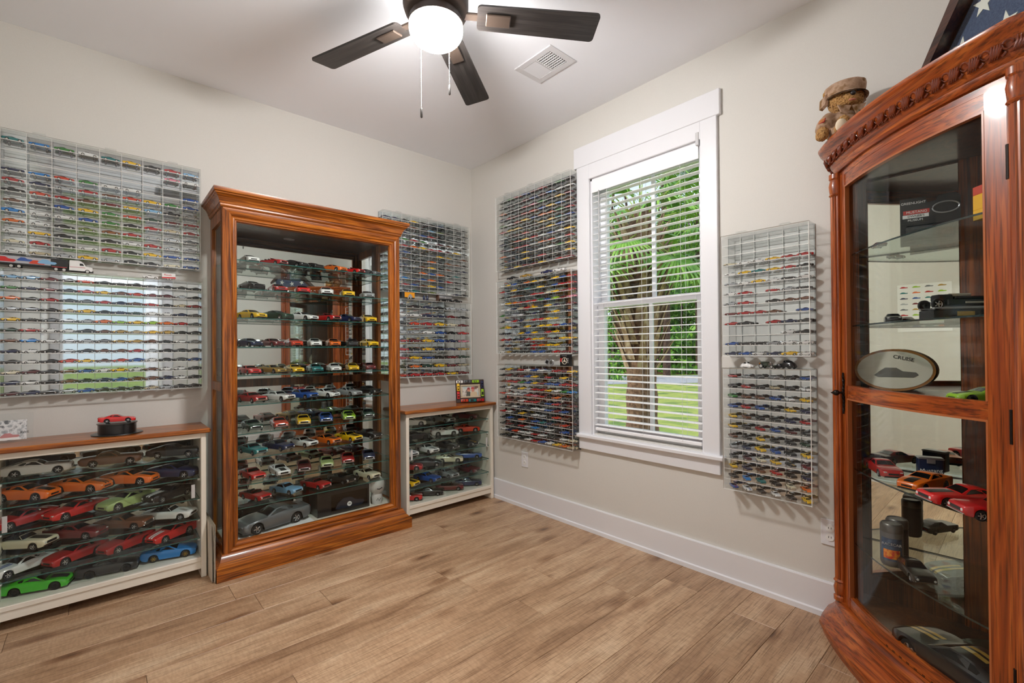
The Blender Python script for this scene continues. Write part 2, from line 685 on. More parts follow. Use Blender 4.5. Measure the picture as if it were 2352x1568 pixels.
MB().lathe([(.155, 2.575), (.15, 2.545), (.11, 2.52), (.05, 2.508), (.004, 2.505)], 28, (.15, -1.0, 0)).obj('lamp_shade', mat('hall_lamp_glow', (248, 250, 255), .5, emit=HALL_STRENGTH), hl, 60)

# ------------------------------------------------------------------ window
win = thing('window_1', None, None, (XW, 1.52, .5))
tag(win, kind='structure')
fx = XW-.020
MB().rbox(fx-.004, XW, 1.038, 2.012, 2.384, 2.518, .003).obj('head_casing', M_trim, win)
MB().rbox(fx, XW, 1.056, OY0, .628, 2.386, .003).obj('casing', M_trim, win)
MB().rbox(fx, XW, OY1, 1.992, .628, 2.386, .003).obj('casing', M_trim, win)
MB().rbox(fx, XW, OY0-.002, OY1+.002, OZ1, 2.386, .003).obj('casing', M_trim, win)
MB().rbox(XW-.044, XW+.1, 1.030, 2.016, .606, .632, .006).obj('sill', M_trim, win)
MB().rbox(fx, XW, 1.056, 1.990, .530, .608, .003).obj('apron', M_trim, win)
jb = MB()
jb.box(XW-.001, XW+.1, OY1-.012, OY1, OZ0-.01, OZ1).box(XW-.001, XW+.1, OY0, OY0+.012, OZ0-.01, OZ1).box(XW-.001, XW+.1, OY0, OY1, OZ1-.012, OZ1)
jb.obj('jamb', M_trim, win)
gx = XW+.085
M_vinyl = mat('vinyl_frame', (240, 241, 244), .35)


def sash(z0, z1, xo, st, top, bot, nm):
    m = MB()
    y0, y1 = OY0+.012, OY1-.012
    m.rbox(xo-.018, xo+.018, y0, y0+st, z0, z1, .003).rbox(xo-.018, xo+.018, y1-st, y1, z0, z1, .003)
    m.rbox(xo-.018, xo+.018, y0+st, y1-st, z0, z0+bot, .003).rbox(xo-.018, xo+.018, y0+st, y1-st, z1-top, z1, .003)
    o = m.obj(nm, M_vinyl, win)
    MB().box(xo-.007, xo+.007, 1.483, 1.507, z0+bot, z1-top).obj('muntin', M_vinyl, o)
    for a, b in ((y0+st, 1.483), (1.507, y1-st)):
        MB().box(xo-.0015, xo+.0015, a, b, z0+bot, z1-top).obj('pane', M_glass, o)


sash(1.455, OZ1-.012, gx+.02, .048, .05, .04, 'upper_sash')
sash(OZ0, 1.492, gx-.018, .048, .038, .055, 'lower_sash')

# ------------------------------------------------------------------ blind
bl = thing('window_blind', 'open white horizontal slat blind hanging in the window', 'blind', (XW+.02, 1.517, OZ0))
M_slat = mat('blind_white', (243, 243, 245), .4)
bx = XW+.028
by0, by1 = OY0+.017, OY1-.017
MB().rbox(bx-.028, bx+.028, by0, by1, 2.222, 2.276, .003).obj('head_rail', M_slat, bl)
MB().rbox(bx-.036, bx-.030, by0-.002, by1+.002, 2.196, 2.282, .002).obj('valance', M_slat, bl)
nsl, z0s, z1s = 37, .698, 2.178
cs = []
for i in range(7):
    u = -1+2*i/6
    cs.append((u*.025, .0028*(1-u*u)))
tilt = math.radians(3)
pr = []
for th in (0, -.0026):
    row_ = [(a*math.cos(tilt)-(b+th)*math.sin(tilt), a*math.sin(tilt)+(b+th)*math.cos(tilt)) for a, b in cs]
    pr += row_ if th == 0 else row_[::-1]
sl = MB()
A = [(a, by0, b) for a, b in pr]
B = [(a, by1, b) for a, b in pr]
sl.grid([A, B], cu=True).face(A).face(B)
sl_me = sl.mesh('slat', M_slat, 30)
for i in range(nsl):
    part('slat', sl_me, bl, (bx-bl.location.x, -bl.location.y, z0s+(z1s-z0s)*i/(nsl-1)-bl.location.z))
MB().rbox(bx-.026, bx+.026, by0, by1, .660, .680, .004).obj('bottom_rail', M_slat, bl)
M_cord = mat('blind_cord', (226, 226, 224), .8)
for yy in (1.27, 1.517, 1.765):
    MB().tube([(bx-.027, yy, .67), (bx-.027, yy, 2.23)], .0009, 6).obj('ladder_cord', M_cord, bl)
    MB().tube([(bx+.027, yy, .67), (bx+.027, yy, 2.23)], .0009, 6).obj('ladder_cord', M_cord, bl)
MB().tube([(bx-.04, 1.815, 2.2), (bx-.043, 1.815, 1.62)], .004, 8).obj('tilt_wand', mat('wand_grey', (168, 168, 170), .4), bl)
MB().rbox(bx-.052, bx-.028, by0-.012, by0+.006, 2.262, 2.33, .002).obj('bracket', mat('bracket_clear', (198, 198, 200), .3), bl)

# ------------------------------------------------------------------ outdoors
GZ = -.50
E_ = struct('ground', MB().box(-60, 120, -80, 120, GZ-.3, GZ), speckle('lawn', (92, 120, 48), (156, 164, 76), 1.3, .9, 0, (122, 142, 60)))


def at(px, depth, z=None):
    """place along the view through a column of the picture: used only to find where a thing stands"""
    d = CF*depth + CR*((px-1176)/FPX*depth)
    return Vector((d.x, d.y, GZ if z is None else z))


# road, straight, running across the view beyond the lawn
rc = at(1480, 27)
rd = Vector((.80, -.60, 0)).normalized()
rn = Vector((rd.y, -rd.x, 0))
if rn.dot(CF) < 0:
    rn = -rn


def strip(name, off0, off1, z, m, half=60):
    a, b = rc+rn*off0, rc+rn*off1
    return struct(name, MB().prism([(p.x, p.y) for p in (a-rd*half, a+rd*half, b+rd*half, b-rd*half)], GZ-.05, z, 'xy'), m)


strip('road', -4.2, 2.2, GZ+.02, speckle('asphalt', (150, 150, 156), (168, 168, 176), 6, .9))
strip('ground_verge', 4.0, 40, GZ+.05, speckle('leaf_litter', (96, 58, 40), (140, 92, 60), 2.2, .95, 0, (84, 92, 40)))
leaf_cols = [('leaf_pale', (128, 176, 52)), ('leaf_mid', (88, 140, 40)), ('leaf_deep', (52, 100, 34))]  # three leaf greens, mixed at random through every crown
for nme, c in leaf_cols:
    m = mat(nme, c, .6)
    b = m.node_tree.nodes['Principled BSDF']
    b.inputs['Subsurface Weight'].default_value = 0
M_leaves = [MATS[n] for n, c in leaf_cols]
M_bark = speckle('pine_bark', (62, 44, 36), (96, 72, 58), 9, .95)


def leaf_cloud(n, rx, ry, rz, size, seed, shell=.55, nclump=16):
    r = random.Random(seed)
    m = MB()
    cl = []
    for _ in range(nclump):
        a, b, c = r.gauss(0, .5), r.gauss(0, .5), r.uniform(-1, 1)
        cl.append((a*rx, b*ry, c*rz, r.uniform(.16, .34)))
    for i in range(n):
        cx, cy, cz, cr = cl[r.randrange(nclump)]
        p = Vector((cx+r.gauss(0, cr)*rx, cy+r.gauss(0, cr)*ry, cz+r.gauss(0, cr*.7)*rz))
        d = Vector((r.gauss(0, 1), r.gauss(0, 1), r.gauss(0, 1))).normalized()
        e = d.cross(Vector((r.gauss(0, 1), r.gauss(0, 1), r.gauss(0, 1)))).normalized()
        s = size*r.uniform(.6, 1.5)
        m.face([p-d*s, p+e*s*.45, p+d*s, p-e*s*.45], r.choice((0, 0, 1, 1, 2)))
    return m


crowns = [leaf_cloud(1500, 2.0, 2.0, 2.6, .17, 40+i).mesh('foliage', M_leaves) for i in range(3)]
bushes = [leaf_cloud(700, 1.5, 1.5, .9, .12, 60+i, nclump=9).mesh('foliage', M_leaves) for i in range(2)]
trunk_me = []
for i in range(3):
    r = random.Random(i)
    h = 16
    pts = [(r.gauss(0, .05)*k/3, r.gauss(0, .05)*k/3, h*k/8) for k in range(9)]
    trunk_me.append(MB().tube(pts, [.24-.012*k for k in range(9)], 9).mesh('trunk', M_bark, 60))
trees = [(1531, 29, 1.0, 'tall pine with the thickest dark trunk beyond the road', 7.2, 2.6), (1606, 31, 1.0, 'tall pine with bare dark trunk standing beyond the road', 7.4, 3.0),
         (1408, 36, .6, 'slim pine beside the grey roofed house', 4.4, 3.6), (1566, 38, .45, 'thin young tree between the two dark pines', 3.2, 4.2),
         (1586, 40, .4, 'slender sapling near the second dark pine', 4.8, 4.0), (1515, 44, .5, 'slim tree seen just past the palm trunk', 3.0, 5.0),
         (1445, 42, .7, 'leafy tree rising behind the palm', 5.4, 4.6), (1626, 40, .8, 'leafy tree at the end of the row of pines', 4.6, 4.8),
         (1550, 52, .6, 'distant tree deep in the woods', 6.2, 6.5), (1480, 54, .6, 'distant tree hidden behind the palm', 4.2, 7.0), (1652, 50, .6, 'distant tree past the last pine', 5.5, 6.5),
         (1395, 54, .6, 'distant tree over the grey roof', 6.2, 6.5)]
rt = random.Random(3)
for i, (px, dep, tk, lab, ch, cs_) in enumerate(trees):
    p = at(px, dep)
    t = thing('pine_tree' if tk == 1.0 else 'woodland_tree', lab, 'tree', p, 'trees beyond the road', rt.uniform(0, 6))
    part('trunk', trunk_me[i % 3], t, scale=(tk, tk, 1))
    k = cs_/3.2
    part('foliage', crowns[i % 3], t, (0, 0, ch), scale=(k*.9, k*.9, k*.85))
    part('foliage', crowns[(i+1) % 3], t, (rt.uniform(-1, 1), rt.uniform(-1, 1), ch+cs_*1.1), scale=(k*.8, k*.8, k*.8))
bush_at = [(1398, 26, 'bright bush in front of the pale house'), (1418, 33, 'low shrub by the house wall'), (1500, 35, 'green shrub behind the palm trunk'), (1540, 33, 'green shrub at the foot of the thick pine'),
           (1565, 34, 'broad shrub between the pines'), (1590, 33, 'green shrub near the second pine'), (1615, 32, 'green shrub past the second pine'), (1640, 34, 'shrub at the end of the wood'),
           (1470, 36, 'shrub in the shade behind the palm'), (1520, 40, 'dense thicket deep behind the thick pine'), (1580, 42, 'dense thicket deep between the pines'), (1440, 41, 'thicket behind the palm and the house')]
for i, (px, dep, lab) in enumerate(bush_at):
    t = thing('shrub', lab, 'shrub', at(px, dep), 'shrubs at the edge of the wood', rt.uniform(0, 6))
    k = 1.5 if dep > 30 else .8
    part('foliage', bushes[i % 2], t, (0, 0, 1.0*k), scale=(k, k, k*1.35))
    part('stem', trunk_me[0], t, scale=(.2, .2, .08*k))

# neighbour's house
hp = at(1403, 41)
hs = thing('neighbour_house', 'pale sided house with grey gable roof across the road', 'house', hp)
hx, hy = rd, rn
M_hroof = speckle('roof_shingle', (92, 98, 112), (112, 118, 132), 5, .9)


def hb(u0, u1, v0, v1, z0, z1, mb):
    c = [hp+hx*u+hy*v for u, v in ((u0, v0), (u1, v0), (u1, v1), (u0, v1))]
    mb.prism([(p.x, p.y) for p in c], GZ+z0, GZ+z1, 'xy')
    return mb


hb(-9, 1.0, 0, 8, 0, 2.9, MB()).obj('wall', mat('siding', (206, 208, 212), .8), hs)
rf = MB()
ra = [hp+hx*u+hy*v+Vector((0, 0, z)) for u, v, z in ((-9.4, -.5, 2.8), (1.4, -.5, 2.8), (1.4, 4, 5.0), (-9.4, 4, 5.0), (1.4, 8.5, 2.8), (-9.4, 8.5, 2.8))]
rf.face([ra[0], ra[1], ra[2], ra[3]]).face([ra[3], ra[2], ra[4], ra[5]]).face([ra[1], ra[4], ra[2]]).face([ra[0], ra[3], ra[5]]).face([ra[0], ra[5], ra[4], ra[1]])
rf.obj('roof', M_hroof, hs)
for u in (-.9, -3.4, -6.2):
    f_ = hb(u-.5, u+.5, -.06, 0, 1.0, 2.2, MB()).obj('window', mat('house_window_trim', (236, 236, 238), .6), hs)
    hb(u-.42, u+.42, -.09, -.06, 1.08, 2.12, MB()).obj('pane', mat('house_pane', (70, 84, 98), .1), f_)

# palm
pp = at(1473, 6.3)
palm = thing('palm_tree', 'cabbage palm with crisscrossed leaf bases standing on the lawn', 'palm', pp)
M_ptrunk = speckle('palm_trunk', (96, 68, 54), (138, 104, 84), 24, .95, .5)
prof = []
for k in range(25):
    z = 3.6*k/24
    r = .225-.02*z+.012*math.sin(k*2.1)
    if z < .25:
        r += .06*(1-z/.25)
    prof.append((r, z))
tr = MB()
rows = []
for r, z in prof:
    rows.append([(pp.x+r*math.cos(2*PI*i/18), pp.y+r*math.sin(2*PI*i/18), GZ+z) for i in range(18)])
tr.grid(rows, cu=True)
tr.obj('trunk', M_ptrunk, palm, 60)
boot = MB()
for sgn in (-1, 1):
    boot.raw([(0, sgn*.005, 0), (.05, sgn*.075, .0), (.085, sgn*.05, .22), (.14, sgn*.028, .42), (.17, sgn*.012, .50), (.12, 0, .42), (.06, 0, .22), (.02, 0, 0)],
             [(0, 1, 2, 6), (6, 2, 3, 5), (5, 3, 4)])
boot.raw([(.05, -.075, 0), (.05, .075, 0), (.10, .05, .22), (.10, -.05, .22), (.15, .028, .42), (.15, -.028, .42), (.175, .012, .5), (.175, -.012, .5)],
         [(0, 1, 2, 3), (3, 2, 4, 5), (5, 4, 6, 7)])
boot_me = boot.mesh('leaf_base', speckle('palm_boot', (150, 112, 90), (196, 168, 146), 14, .9), 40)
rb = random.Random(8)
for k in range(17):
    z = 1.55+k*.105
    for j in range(5):
        a = 2*PI*(j/5)+(k % 2)*PI/5+rb.uniform(-.12, .12)
        rr = .17 if z < 3.0 else .14
        o = part('leaf_base', boot_me, palm, (rr*math.cos(a), rr*math.sin(a), z-.1), (0, rb.uniform(.05, .3), a), scale=(1., .9, rb.uniform(.8, 1.15)))
# one fan leaf, shared
fr = MB()
fr.tube([(0, 0, 0), (.35, 0, .05), (.8, 0, .06), (1.0, 0, .02)], [.022, .016, .012, .008], 6, 0)
rl = random.Random(4)
nleaf = 30
for i in range(nleaf):
    a = math.radians(-112+224*i/(nleaf-1))
    L = (.95-.25*abs(i/(nleaf-1)-.5)*2)*rl.uniform(.92, 1.05)
    d = Vector((math.cos(a), math.sin(a), -.05))
    e = Vector((-math.sin(a), math.cos(a), 0))
    o_ = Vector((.9, 0, .04))+Vector((.12*math.cos(a*.3), .0, 0))
    droop = rl.uniform(.18, .5)
    p0, p1, p2, p3 = o_, o_+d*L*.4+Vector((0, 0, .05)), o_+d*L*.75+Vector((0, 0, -droop*.25)), o_+d*L+Vector((0, 0, -droop))
    wd = .028
    u = Vector((0, 0, .012))
    fr.face([p0-e*.006, p1-e*wd, p1+u], 1).face([p0+e*.006, p1+u, p1+e*wd], 1)
    fr.face([p1-e*wd, p2-e*wd*.8, p2+u*.8, p1+u], 1).face([p1+u, p2+u*.8, p2+e*wd*.8, p1+e*wd], 1)
    fr.face([p2-e*wd*.8, p3, p2+u*.8], 1).face([p2+u*.8, p3, p2+e*wd*.8], 1)
M_stalk = mat('palm_stalk', (170, 190, 84), .5)
M_frond = speckle('palm_leaf', (92, 150, 48), (150, 196, 76), 4, .42)
frond_me = fr.mesh('frond', [M_stalk, M_frond])
for k in range(24):
    a = 2.399*k+.4
    el = max(math.radians(66-5.2*k), math.radians(-34))
    z = 3.62-.022*k
    s = .62 if k > 3 else .52
    part('frond', frond_me, palm, (.06*math.cos(a), .06*math.sin(a), z), (0, -el, a), scale=(s*1.05, s, s))

# ================================================================== MODEL CARS
def lerp(tab, x):
    for (x0, y0), (x1, y1) in zip(tab, tab[1:]):
        if x <= x1:
            t = (x-x0)/(x1-x0) if x1 > x0 else 0
            t = max(0., min(1., t))
            return y0+(y1-y0)*t
    return tab[-1][1]


KINDS = {
    # hood/deck line, widths, axles, wheel radius, cabin rows (x, z, half width)
    'fastback': dict(top=[(-.5, .165), (-.48, .19), (-.40, .205), (-.3, .207), (.1, .207), (.3, .2), (.45, .19), (.485, .178), (.5, .15)],
                     bot=[(-.5, .085), (-.46, .06), (-.4, .045), (.42, .045), (.48, .065), (.5, .085)],
                     wid=[(-.5, .165), (-.47, .182), (-.3, .192), (.2, .192), (.4, .188), (.47, .178), (.5, .16)],
                     ax=(-.272, .312), wr=.069, cab=[(.125, .203, .165), (.005, .276, .130), (-.08, .284, .128), (-.17, .274, .125), (-.42, .204, .130)], old=True),
    'coupe': dict(top=[(-.5, .165), (-.48, .188), (-.40, .198), (-.3, .202), (.1, .205), (.3, .2), (.45, .19), (.485, .178), (.5, .15)],
                  bot=[(-.5, .085), (-.46, .06), (-.4, .045), (.42, .045), (.48, .065), (.5, .085)],
                  wid=[(-.5, .165), (-.47, .182), (-.3, .192), (.2, .192), (.4, .188), (.47, .178), (.5, .16)],
                  ax=(-.272, .312), wr=.069, cab=[(.125, .2, .165), (.015, .276, .130), (-.06, .283, .128), (-.165, .275, .126), (-.255, .2, .15)], old=True),
    'convertible': dict(top=[(-.5, .165), (-.48, .188), (-.40, .198), (-.3, .2), (.1, .205), (.3, .2), (.45, .19), (.485, .178), (.5, .15)],
                        bot=[(-.5, .085), (-.46, .06), (-.4, .045), (.42, .045), (.48, .065), (.5, .085)],
                        wid=[(-.5, .165), (-.47, .182), (-.3, .192), (.2, .192), (.4, .188), (.47, .178), (.5, .16)],
                        ax=(-.272, .312), wr=.069, cab=None, old=True),
    'modern': dict(top=[(-.5, .19), (-.485, .222), (-.44, .232), (-.3, .226), (.1, .222), (.3, .208), (.43, .185), (.48, .165), (.5, .135)],
                   bot=[(-.5, .1), (-.46, .06), (-.4, .042), (.42, .038), (.48, .042), (.5, .07)],
                   wid=[(-.5, .165), (-.465, .188), (-.28, .2), (0, .192), (.28, .2), (.42, .188), (.48, .165), (.5, .14)],
                   ax=(-.262, .308), wr=.077, cab=[(.16, .214, .165), (.01, .285, .125), (-.08, .293, .122), (-.18, .282, .118), (-.41, .228, .125)], old=False),
    'sport': dict(top=[(-.5, .175), (-.485, .2), (-.43, .21), (-.3, .21), (.1, .2), (.3, .185), (.43, .165), (.48, .145), (.5, .12)],
                  bot=[(-.5, .095), (-.46, .055), (-.4, .042), (.42, .038), (.48, .045), (.5, .065)],
                  wid=[(-.5, .16), (-.465, .182), (-.28, .19), (0, .186), (.28, .19), (.42, .18), (.48, .16), (.5, .135)],
                  ax=(-.265, .30), wr=.070, cab=[(.15, .196, .16), (.02, .268, .122), (-.07, .275, .120), (-.16, .268, .118), (-.34, .206, .130)], old=False),
}


def car_meshes(kind, K):
    ax, wr = K['ax'], K['wr']
    ra = wr*1.16
    xs = {-.5, -.492, -.48, -.46, -.43, -.40, .40, .43, .46, .48, .492, .5, -.12, -.03, .06, .15}
    for a in ax:
        for k in range(-5, 6):
            xs.add(round(a+ra*math.sin(k*PI/10)*1.0, 4))
        xs.add(round(a-ra-.012, 4))
        xs.add(round(a+ra+.012, 4))
    xs = sorted(xs)
    rows = []
    for x in xs:
        zt, zb, w = lerp(K['top'], x), lerp(K['bot'], x), lerp(K['wid'], x)
        za = 0
        for a in ax:
            d = abs(x-a)
            if d <= ra+1e-6:
                za = max(za, wr+math.sqrt(max(ra*ra-d*d, 0)))
        z0 = max(zb, min(za, zt-.03)) if za else zb
        zi = max(zb, z0-.004) if za else zb
        zs = zt-.014
        zm = max(zb+(zs-zb)*.55, z0+.012)
        half = [(0, zb), (.58*w, zi), (.93*w, z0), (.985*w, z0+.01), (w, zm), (.985*w, max(zs-.012, zm+.004)), (.93*w, zs+.004), (.5*w, zt-.002), (0, zt)]
        rows.append([(x, y, z) for y, z in half]+[(x, -y, z) for y, z in half[-2:0:-1]])
    n = len(rows[0])
    b = MB()
    b.grid(rows, cu=True)
    # underside dark
    for i, f in enumerate(b.f):
        j = i % n
        if j in (0, 1, n-1, n-2):
            b.m[i] = 1
    b.face(rows[0]).face(rows[-1][::-1])
    gl = MB()
    cab = K['cab']
    if cab:
        cr = []
        for (x, z, w) in cab:
            cr.append([(x, w, z-.004), (x, w*.55, z+.001), (x, 0, z+.003), (x, -w*.55, z+.001), (x, -w, z-.004)])
        b.grid(cr)
        for sgn, j in ((1, 0), (-1, 4)):
            base = [(x, sgn*min(.93*lerp(K['wid'], x), .178), lerp(K['top'], x)-.012) for x in (cab[0][0], cab[1][0], cab[2][0], cab[3][0], cab[4][0])]
            b.grid([[r[j] for r in cr], base])
            # side glass
            P = [Vector(r[j]) for r in cr]
            Bp = [Vector(p) for p in base]
            q = [Bp[0].lerp(P[0], .6)+Vector((-.035, 0, .004)), P[1].lerp(Bp[1], .14)+Vector((-.004, 0, 0)), P[2].lerp(Bp[2], .13), P[3].lerp(Bp[3], .16), P[3].lerp(P[4], .42).lerp(Bp[3].lerp(Bp[4], .42), .62), Bp[2].lerp(P[2], .28)]
            gl.face([p+Vector((0, sgn*.0035, 0)) for p in q])
        for (i0, i1, t0, t1) in ((0, 1, .07, .9), (3, 4, .08, .62 if kind in ('fastback', 'modern') else .88)):
            A, C = cr[i0], cr[i1]
            rr = []
            for t in (t0, t1):
                ro = []
                for j in range(5):
                    p = Vector(A[j]).lerp(Vector(C[j]), t)
                    p.y *= .9
                    nrm = Vector((.62 if i0 == 0 else -.45, 0, .78)).normalized()
                    ro.append(p+nrm*.0035)
                rr.append(ro)
            gl.grid(rr)
    else:
        # open top: cockpit, seats, windscreen
        b.box(-.24, .10, -.135, .135, .198, .2095, 2)
        for sx in (-.02, -.16):
            for sy in (-.065, .065):
                b.rbox(sx-.035, sx+.012, sy-.045, sy+.045, .2, .222, .006, 2)
                b.rbox(sx-.05, sx-.03, sy-.045, sy+.045, .2, .252, .006, 2)
        b.rbox(-.31, -.24, -.15, .15, .2, .216, .006, 2)
        gl.grid([[(.115, .155, .203), (.118, 0, .206), (.115, -.155, .203)], [(.045, .128, .262), (.05, 0, .266), (.045, -.128, .262)]])
        b.tube([(.115, .155, .203), (.045, .13, .262), (.05, 0, .267), (.045, -.13, .262), (.115, -.155, .203)], .004, 5, 0)
    body = b.mesh('body', [paint('red'), M_black, mat('car_interior', (34, 32, 32), .7)], 38)
    glass = gl.mesh('window_glass', [M_carglass], 30)
    tr = MB()
    old = K['old']
    if old:
        tr.rbox(.485, .507, -.168, .168, .075, .092, .004)
        tr.rbox(-.507, -.485, -.17, .17, .085, .102, .004)
    else:
        tr.rbox(.44, .502, -.15, .15, .036, .05, .004)
        tr.rbox(-.505, -.47, -.14, .14, .06, .09, .004)
    bumper = tr.mesh('bumper', [M_chrome if old else M_black])
    g = MB()
    if old:
        g.rbox(.488, .5035, -.105, .105, .100, .148, .003)
    else:
        g.rbox(.47, .5015, -.085, .085, .085, .120, .003)
    grille = g.mesh('grille', [M_black])
    h = MB()
    if old:
        h.lathe([(.0005, .0), (.019, .0), (.021, -.004), (.021, -.02)][::-1], 12, (.504, .132, .127), 'x')
    else:
        h.rbox(.455, .493, .1, .148, .125, .143, .004)
    head = h.mesh('headlight', [M_lens])
    t = MB()
    for s in (-1, 1):
        for k in range(3):
            y0 = .06+k*.034
            t.rbox(-.504, -.485, min(s*y0, s*(y0+.026)), max(s*y0, s*(y0+.026)), .125 if old else .165, .165 if old else .2, .003)
    tail = t.mesh('tail_light', [M_tail])
    # twin stripes over hood, roof and deck
    st = MB()
    runs = [[x for x in xs if (cab[0][0] if cab else .12) <= x <= .493], [x for x in xs if -.49 <= x <= (cab[4][0] if cab else -.31)]]
    for run in runs:
        for s in (-1, 1):
            a, c = s*.012, s*.05
            st.grid([[(x, a, lerp(K['top'], x)+.0015) for x in run], [(x, c, lerp(K['top'], x)+.0012) for x in run]])
    if cab:
        for s in (-1, 1):
            seg = [(cab[k][0], cab[k][1]+.0045) for k in (1, 2, 3)]
            st.grid([[(x, s*.012, z) for x, z in seg], [(x, s*.05, z-.0012) for x, z in seg]])
    stripe = st.mesh('stripe', [paint('white')])
    # one broad dark hood panel
    hd = MB()
    run = [x for x in xs if (cab[0][0]+.01 if cab else .13) <= x <= .47]
    hd.grid([[(x, y, lerp(K['top'], x)+.0014-abs(y)*.012) for x in run] for y in (-.075, 0, .075)])
    hood = hd.mesh('hood_panel', [M_black])
    # side stripe: hockey-stick along the flank
    return dict(body=body, glass=glass, bumper=bumper, grille=grille, head=head, tail=tail, stripe=stripe, hood=hood, ax=ax, wr=wr, old=old)


def wheel_mesh(name, rim, spokes=5):
    m = MB()
    # axis along y, outer face at +y; unit radius 1
    m.lathe([(.62, .30), (.70, .34), (.93, .34), (1.0, .26), (1.0, -.3), (.93, -.36), (.5, -.36)], 20, axis='y', mi=0, cap=False)
    m.lathe([(.64, .33), (.60, .26), (.58, .16)], 20, axis='y', mi=1, cap=False)
    m.lathe([(.58, .17), (.02, .17)], 20, axis='y', mi=2)
    for k in range(spokes):
        a = 2*PI*k/spokes
        s0 = len(m.v)
        m.rbox(.0, .62, .17, .28, -.10, .10, .02, 1)
        m.xf(Matrix.Rotation(a, 4, 'Y'), s0)
    m.lathe([(.2, .17), (.19, .31), (.06, .33)], 10, axis='y', mi=1)
    return m.mesh(name, [M_rubber, rim, mat('rim_dark', (52, 52, 54), .4, .6)], 40)


WH = {'alloy': wheel_mesh('wheel', M_alloy, 5), 'gold': wheel_mesh('wheel', M_goldrim, 6), 'dark': wheel_mesh('wheel', mat('dark_rim', (40, 40, 42), .3, .7), 5)}
tw = MB()
tw.lathe([(.62, .34), (.95, .34), (1.0, .26), (1.0, -.36), (.5, -.36)], 14, axis='y', mi=0, cap=False)
tw.lathe([(.66, .34), (.2, .30), (.02, .33)], 14, axis='y', mi=1)
TOYWHEEL = tw.mesh('wheel', [M_rubber, mat('toy_rim', (205, 203, 198), .3, .5)], 40)
CARS = {k: car_meshes(k, v) for k, v in KINDS.items()}


def put_car(name, kind, col, label, loc, head, L, group, toy=False, stripe=None, hood=False, wheel='alloy', cat=None, zs=1.0):
    """head: direction of the nose in the floor plane, radians"""
    C = CARS[kind]
    loc = (loc[0], loc[1], loc[2]+.0004)
    t = thing(name, label, cat or ('toy car' if toy else 'model car'), loc, group, head, L)
    pm = paint(col)
    part('body', C['body'], t, mats=[pm])
    if toy:
        part('window_glass', C['glass'], t)
        wm, wr = TOYWHEEL, C['wr']*1.02
    else:
        part('window_glass', C['glass'], t)
        part('grille', C['grille'], t)
        part('bumper', C['bumper'], t)
        for s in (1, -1):
            part('headlight', C['head'], t, (0, 0 if s == 1 else -.0, 0), scale=(1, s, 1))
        part('tail_light', C['tail'], t)
        wm, wr = WH[wheel], C['wr']
    if stripe:
        part('stripe', C['stripe'], t, mats=[paint(stripe)])
    if hood:
        part('hood_panel', C['hood'], t)
    for a in C['ax']:
        for s in (1, -1):
            part('wheel', wm, t, (a, s*.165, wr), scale=(wr, s*wr*.62, wr))
    return t


# ================================================================== CLEAR WALL CASES
STUFF = []      # toy cars past the 300 that show largest


class Wall:
    def __init__(s, o, a, n):
        s.o, s.a, s.n = Vector(o), Vector(a), Vector(n)

    def p(s, u, d, z):
        return s.o+s.a*u+s.n*d+Vector((0, 0, z))


BACK = Wall((0, YW, 0), (1, 0, 0), (0, -1, 0))
RIGHT = Wall((XW, 0, 0), (0, -1, 0), (-1, 0, 0))       # u = -y


def wbox(mb, wl, u0, u1, d0, d1, z0, z1, mi=0):
    A, B = wl.p(u0, d0, z0), wl.p(u1, d1, z1)
    return mb.box(min(A.x, B.x), max(A.x, B.x), min(A.y, B.y), max(A.y, B.y), z0, z1, mi)


def edged_panel(wl, u0, u1, d0, d1, z0, z1, name, parent, face='n'):
    m = MB()
    wbox(m, wl, u0, u1, d0, d1, z0, z1)
    # the sawn edge that meets the viewer is frosted
    o = m.obj(name, [M_acr, M_acr_edge], parent)
    for p in o.data.polygons:
        nrm = p.normal
        if face == 'n' and nrm.dot(wl.n) > .9:
            p.material_index = 1
        if face == 'edge' and abs(nrm.dot(wl.n)) < .1:
            p.material_index = 1
    return o


def case(label, wl, u0, u1, z0, z1, dep, rows, cols, clips, full_div=False):
    c = wl.p((u0+u1)/2, 0, z0)
    t = thing('display_case', label, 'display case', c, 'clear wall cases of toy cars')
    g = .001
    wbox(MB(), wl, u0, u1, g, g+.004, z0, z1).obj('back_panel', M_case_mirror, t)
    edged_panel(wl, u0, u0+.004, g+.004, dep-.004, z0, z1, 'side_panel', t)
    edged_panel(wl, u1-.004, u1, g+.004, dep-.004, z0, z1, 'side_panel', t)
    edged_panel(wl, u0+.004, u1-.004, g+.004, dep-.004, z1-.004, z1, 'top_panel', t)
    edged_panel(wl, u0+.004, u1-.004, g+.004, dep-.004, z0, z0+.004, 'bottom_panel', t)
    edged_panel(wl, u0, u1, dep-.004, dep, z0, z1, 'door', t, 'edge')
    rh = (z1-z0-.004)/rows
    for r in range(1, rows):
        z = z0+.004+rh*r
        edged_panel(wl, u0+.004, u1-.004, g+.004, dep-.006, z-.003, z, 'shelf', t)
    cw = (u1-u0)/cols
    for k in range(1, cols):
        u = u0+cw*k
        edged_panel(wl, u-.001, u+.001, g+.004, (dep-.007) if full_div else g+.012, z0+.004, z1-.004, 'divider', t)
    for k in range(clips):
        u = u0+(u1-u0)*(k+.5)/clips
        for zz in (z1, z0):
            m = MB()
            wbox(m, wl, u-.022, u+.022, dep-.022, dep+.004, zz-.008 if zz == z0 else zz, zz if zz == z0 else zz+.008)
            m.obj('clip', M_acr, t)
    return [z0+.004+rh*(rows-1-r) for r in range(rows)], cw      # shelf heights from the top row


TOYS = []        # (size in picture, dict)


def vis_size(loc, L):
    d = Vector(loc)-Vector((0, 0, CAM_H))
    return L/max(d.dot(CF), .1)


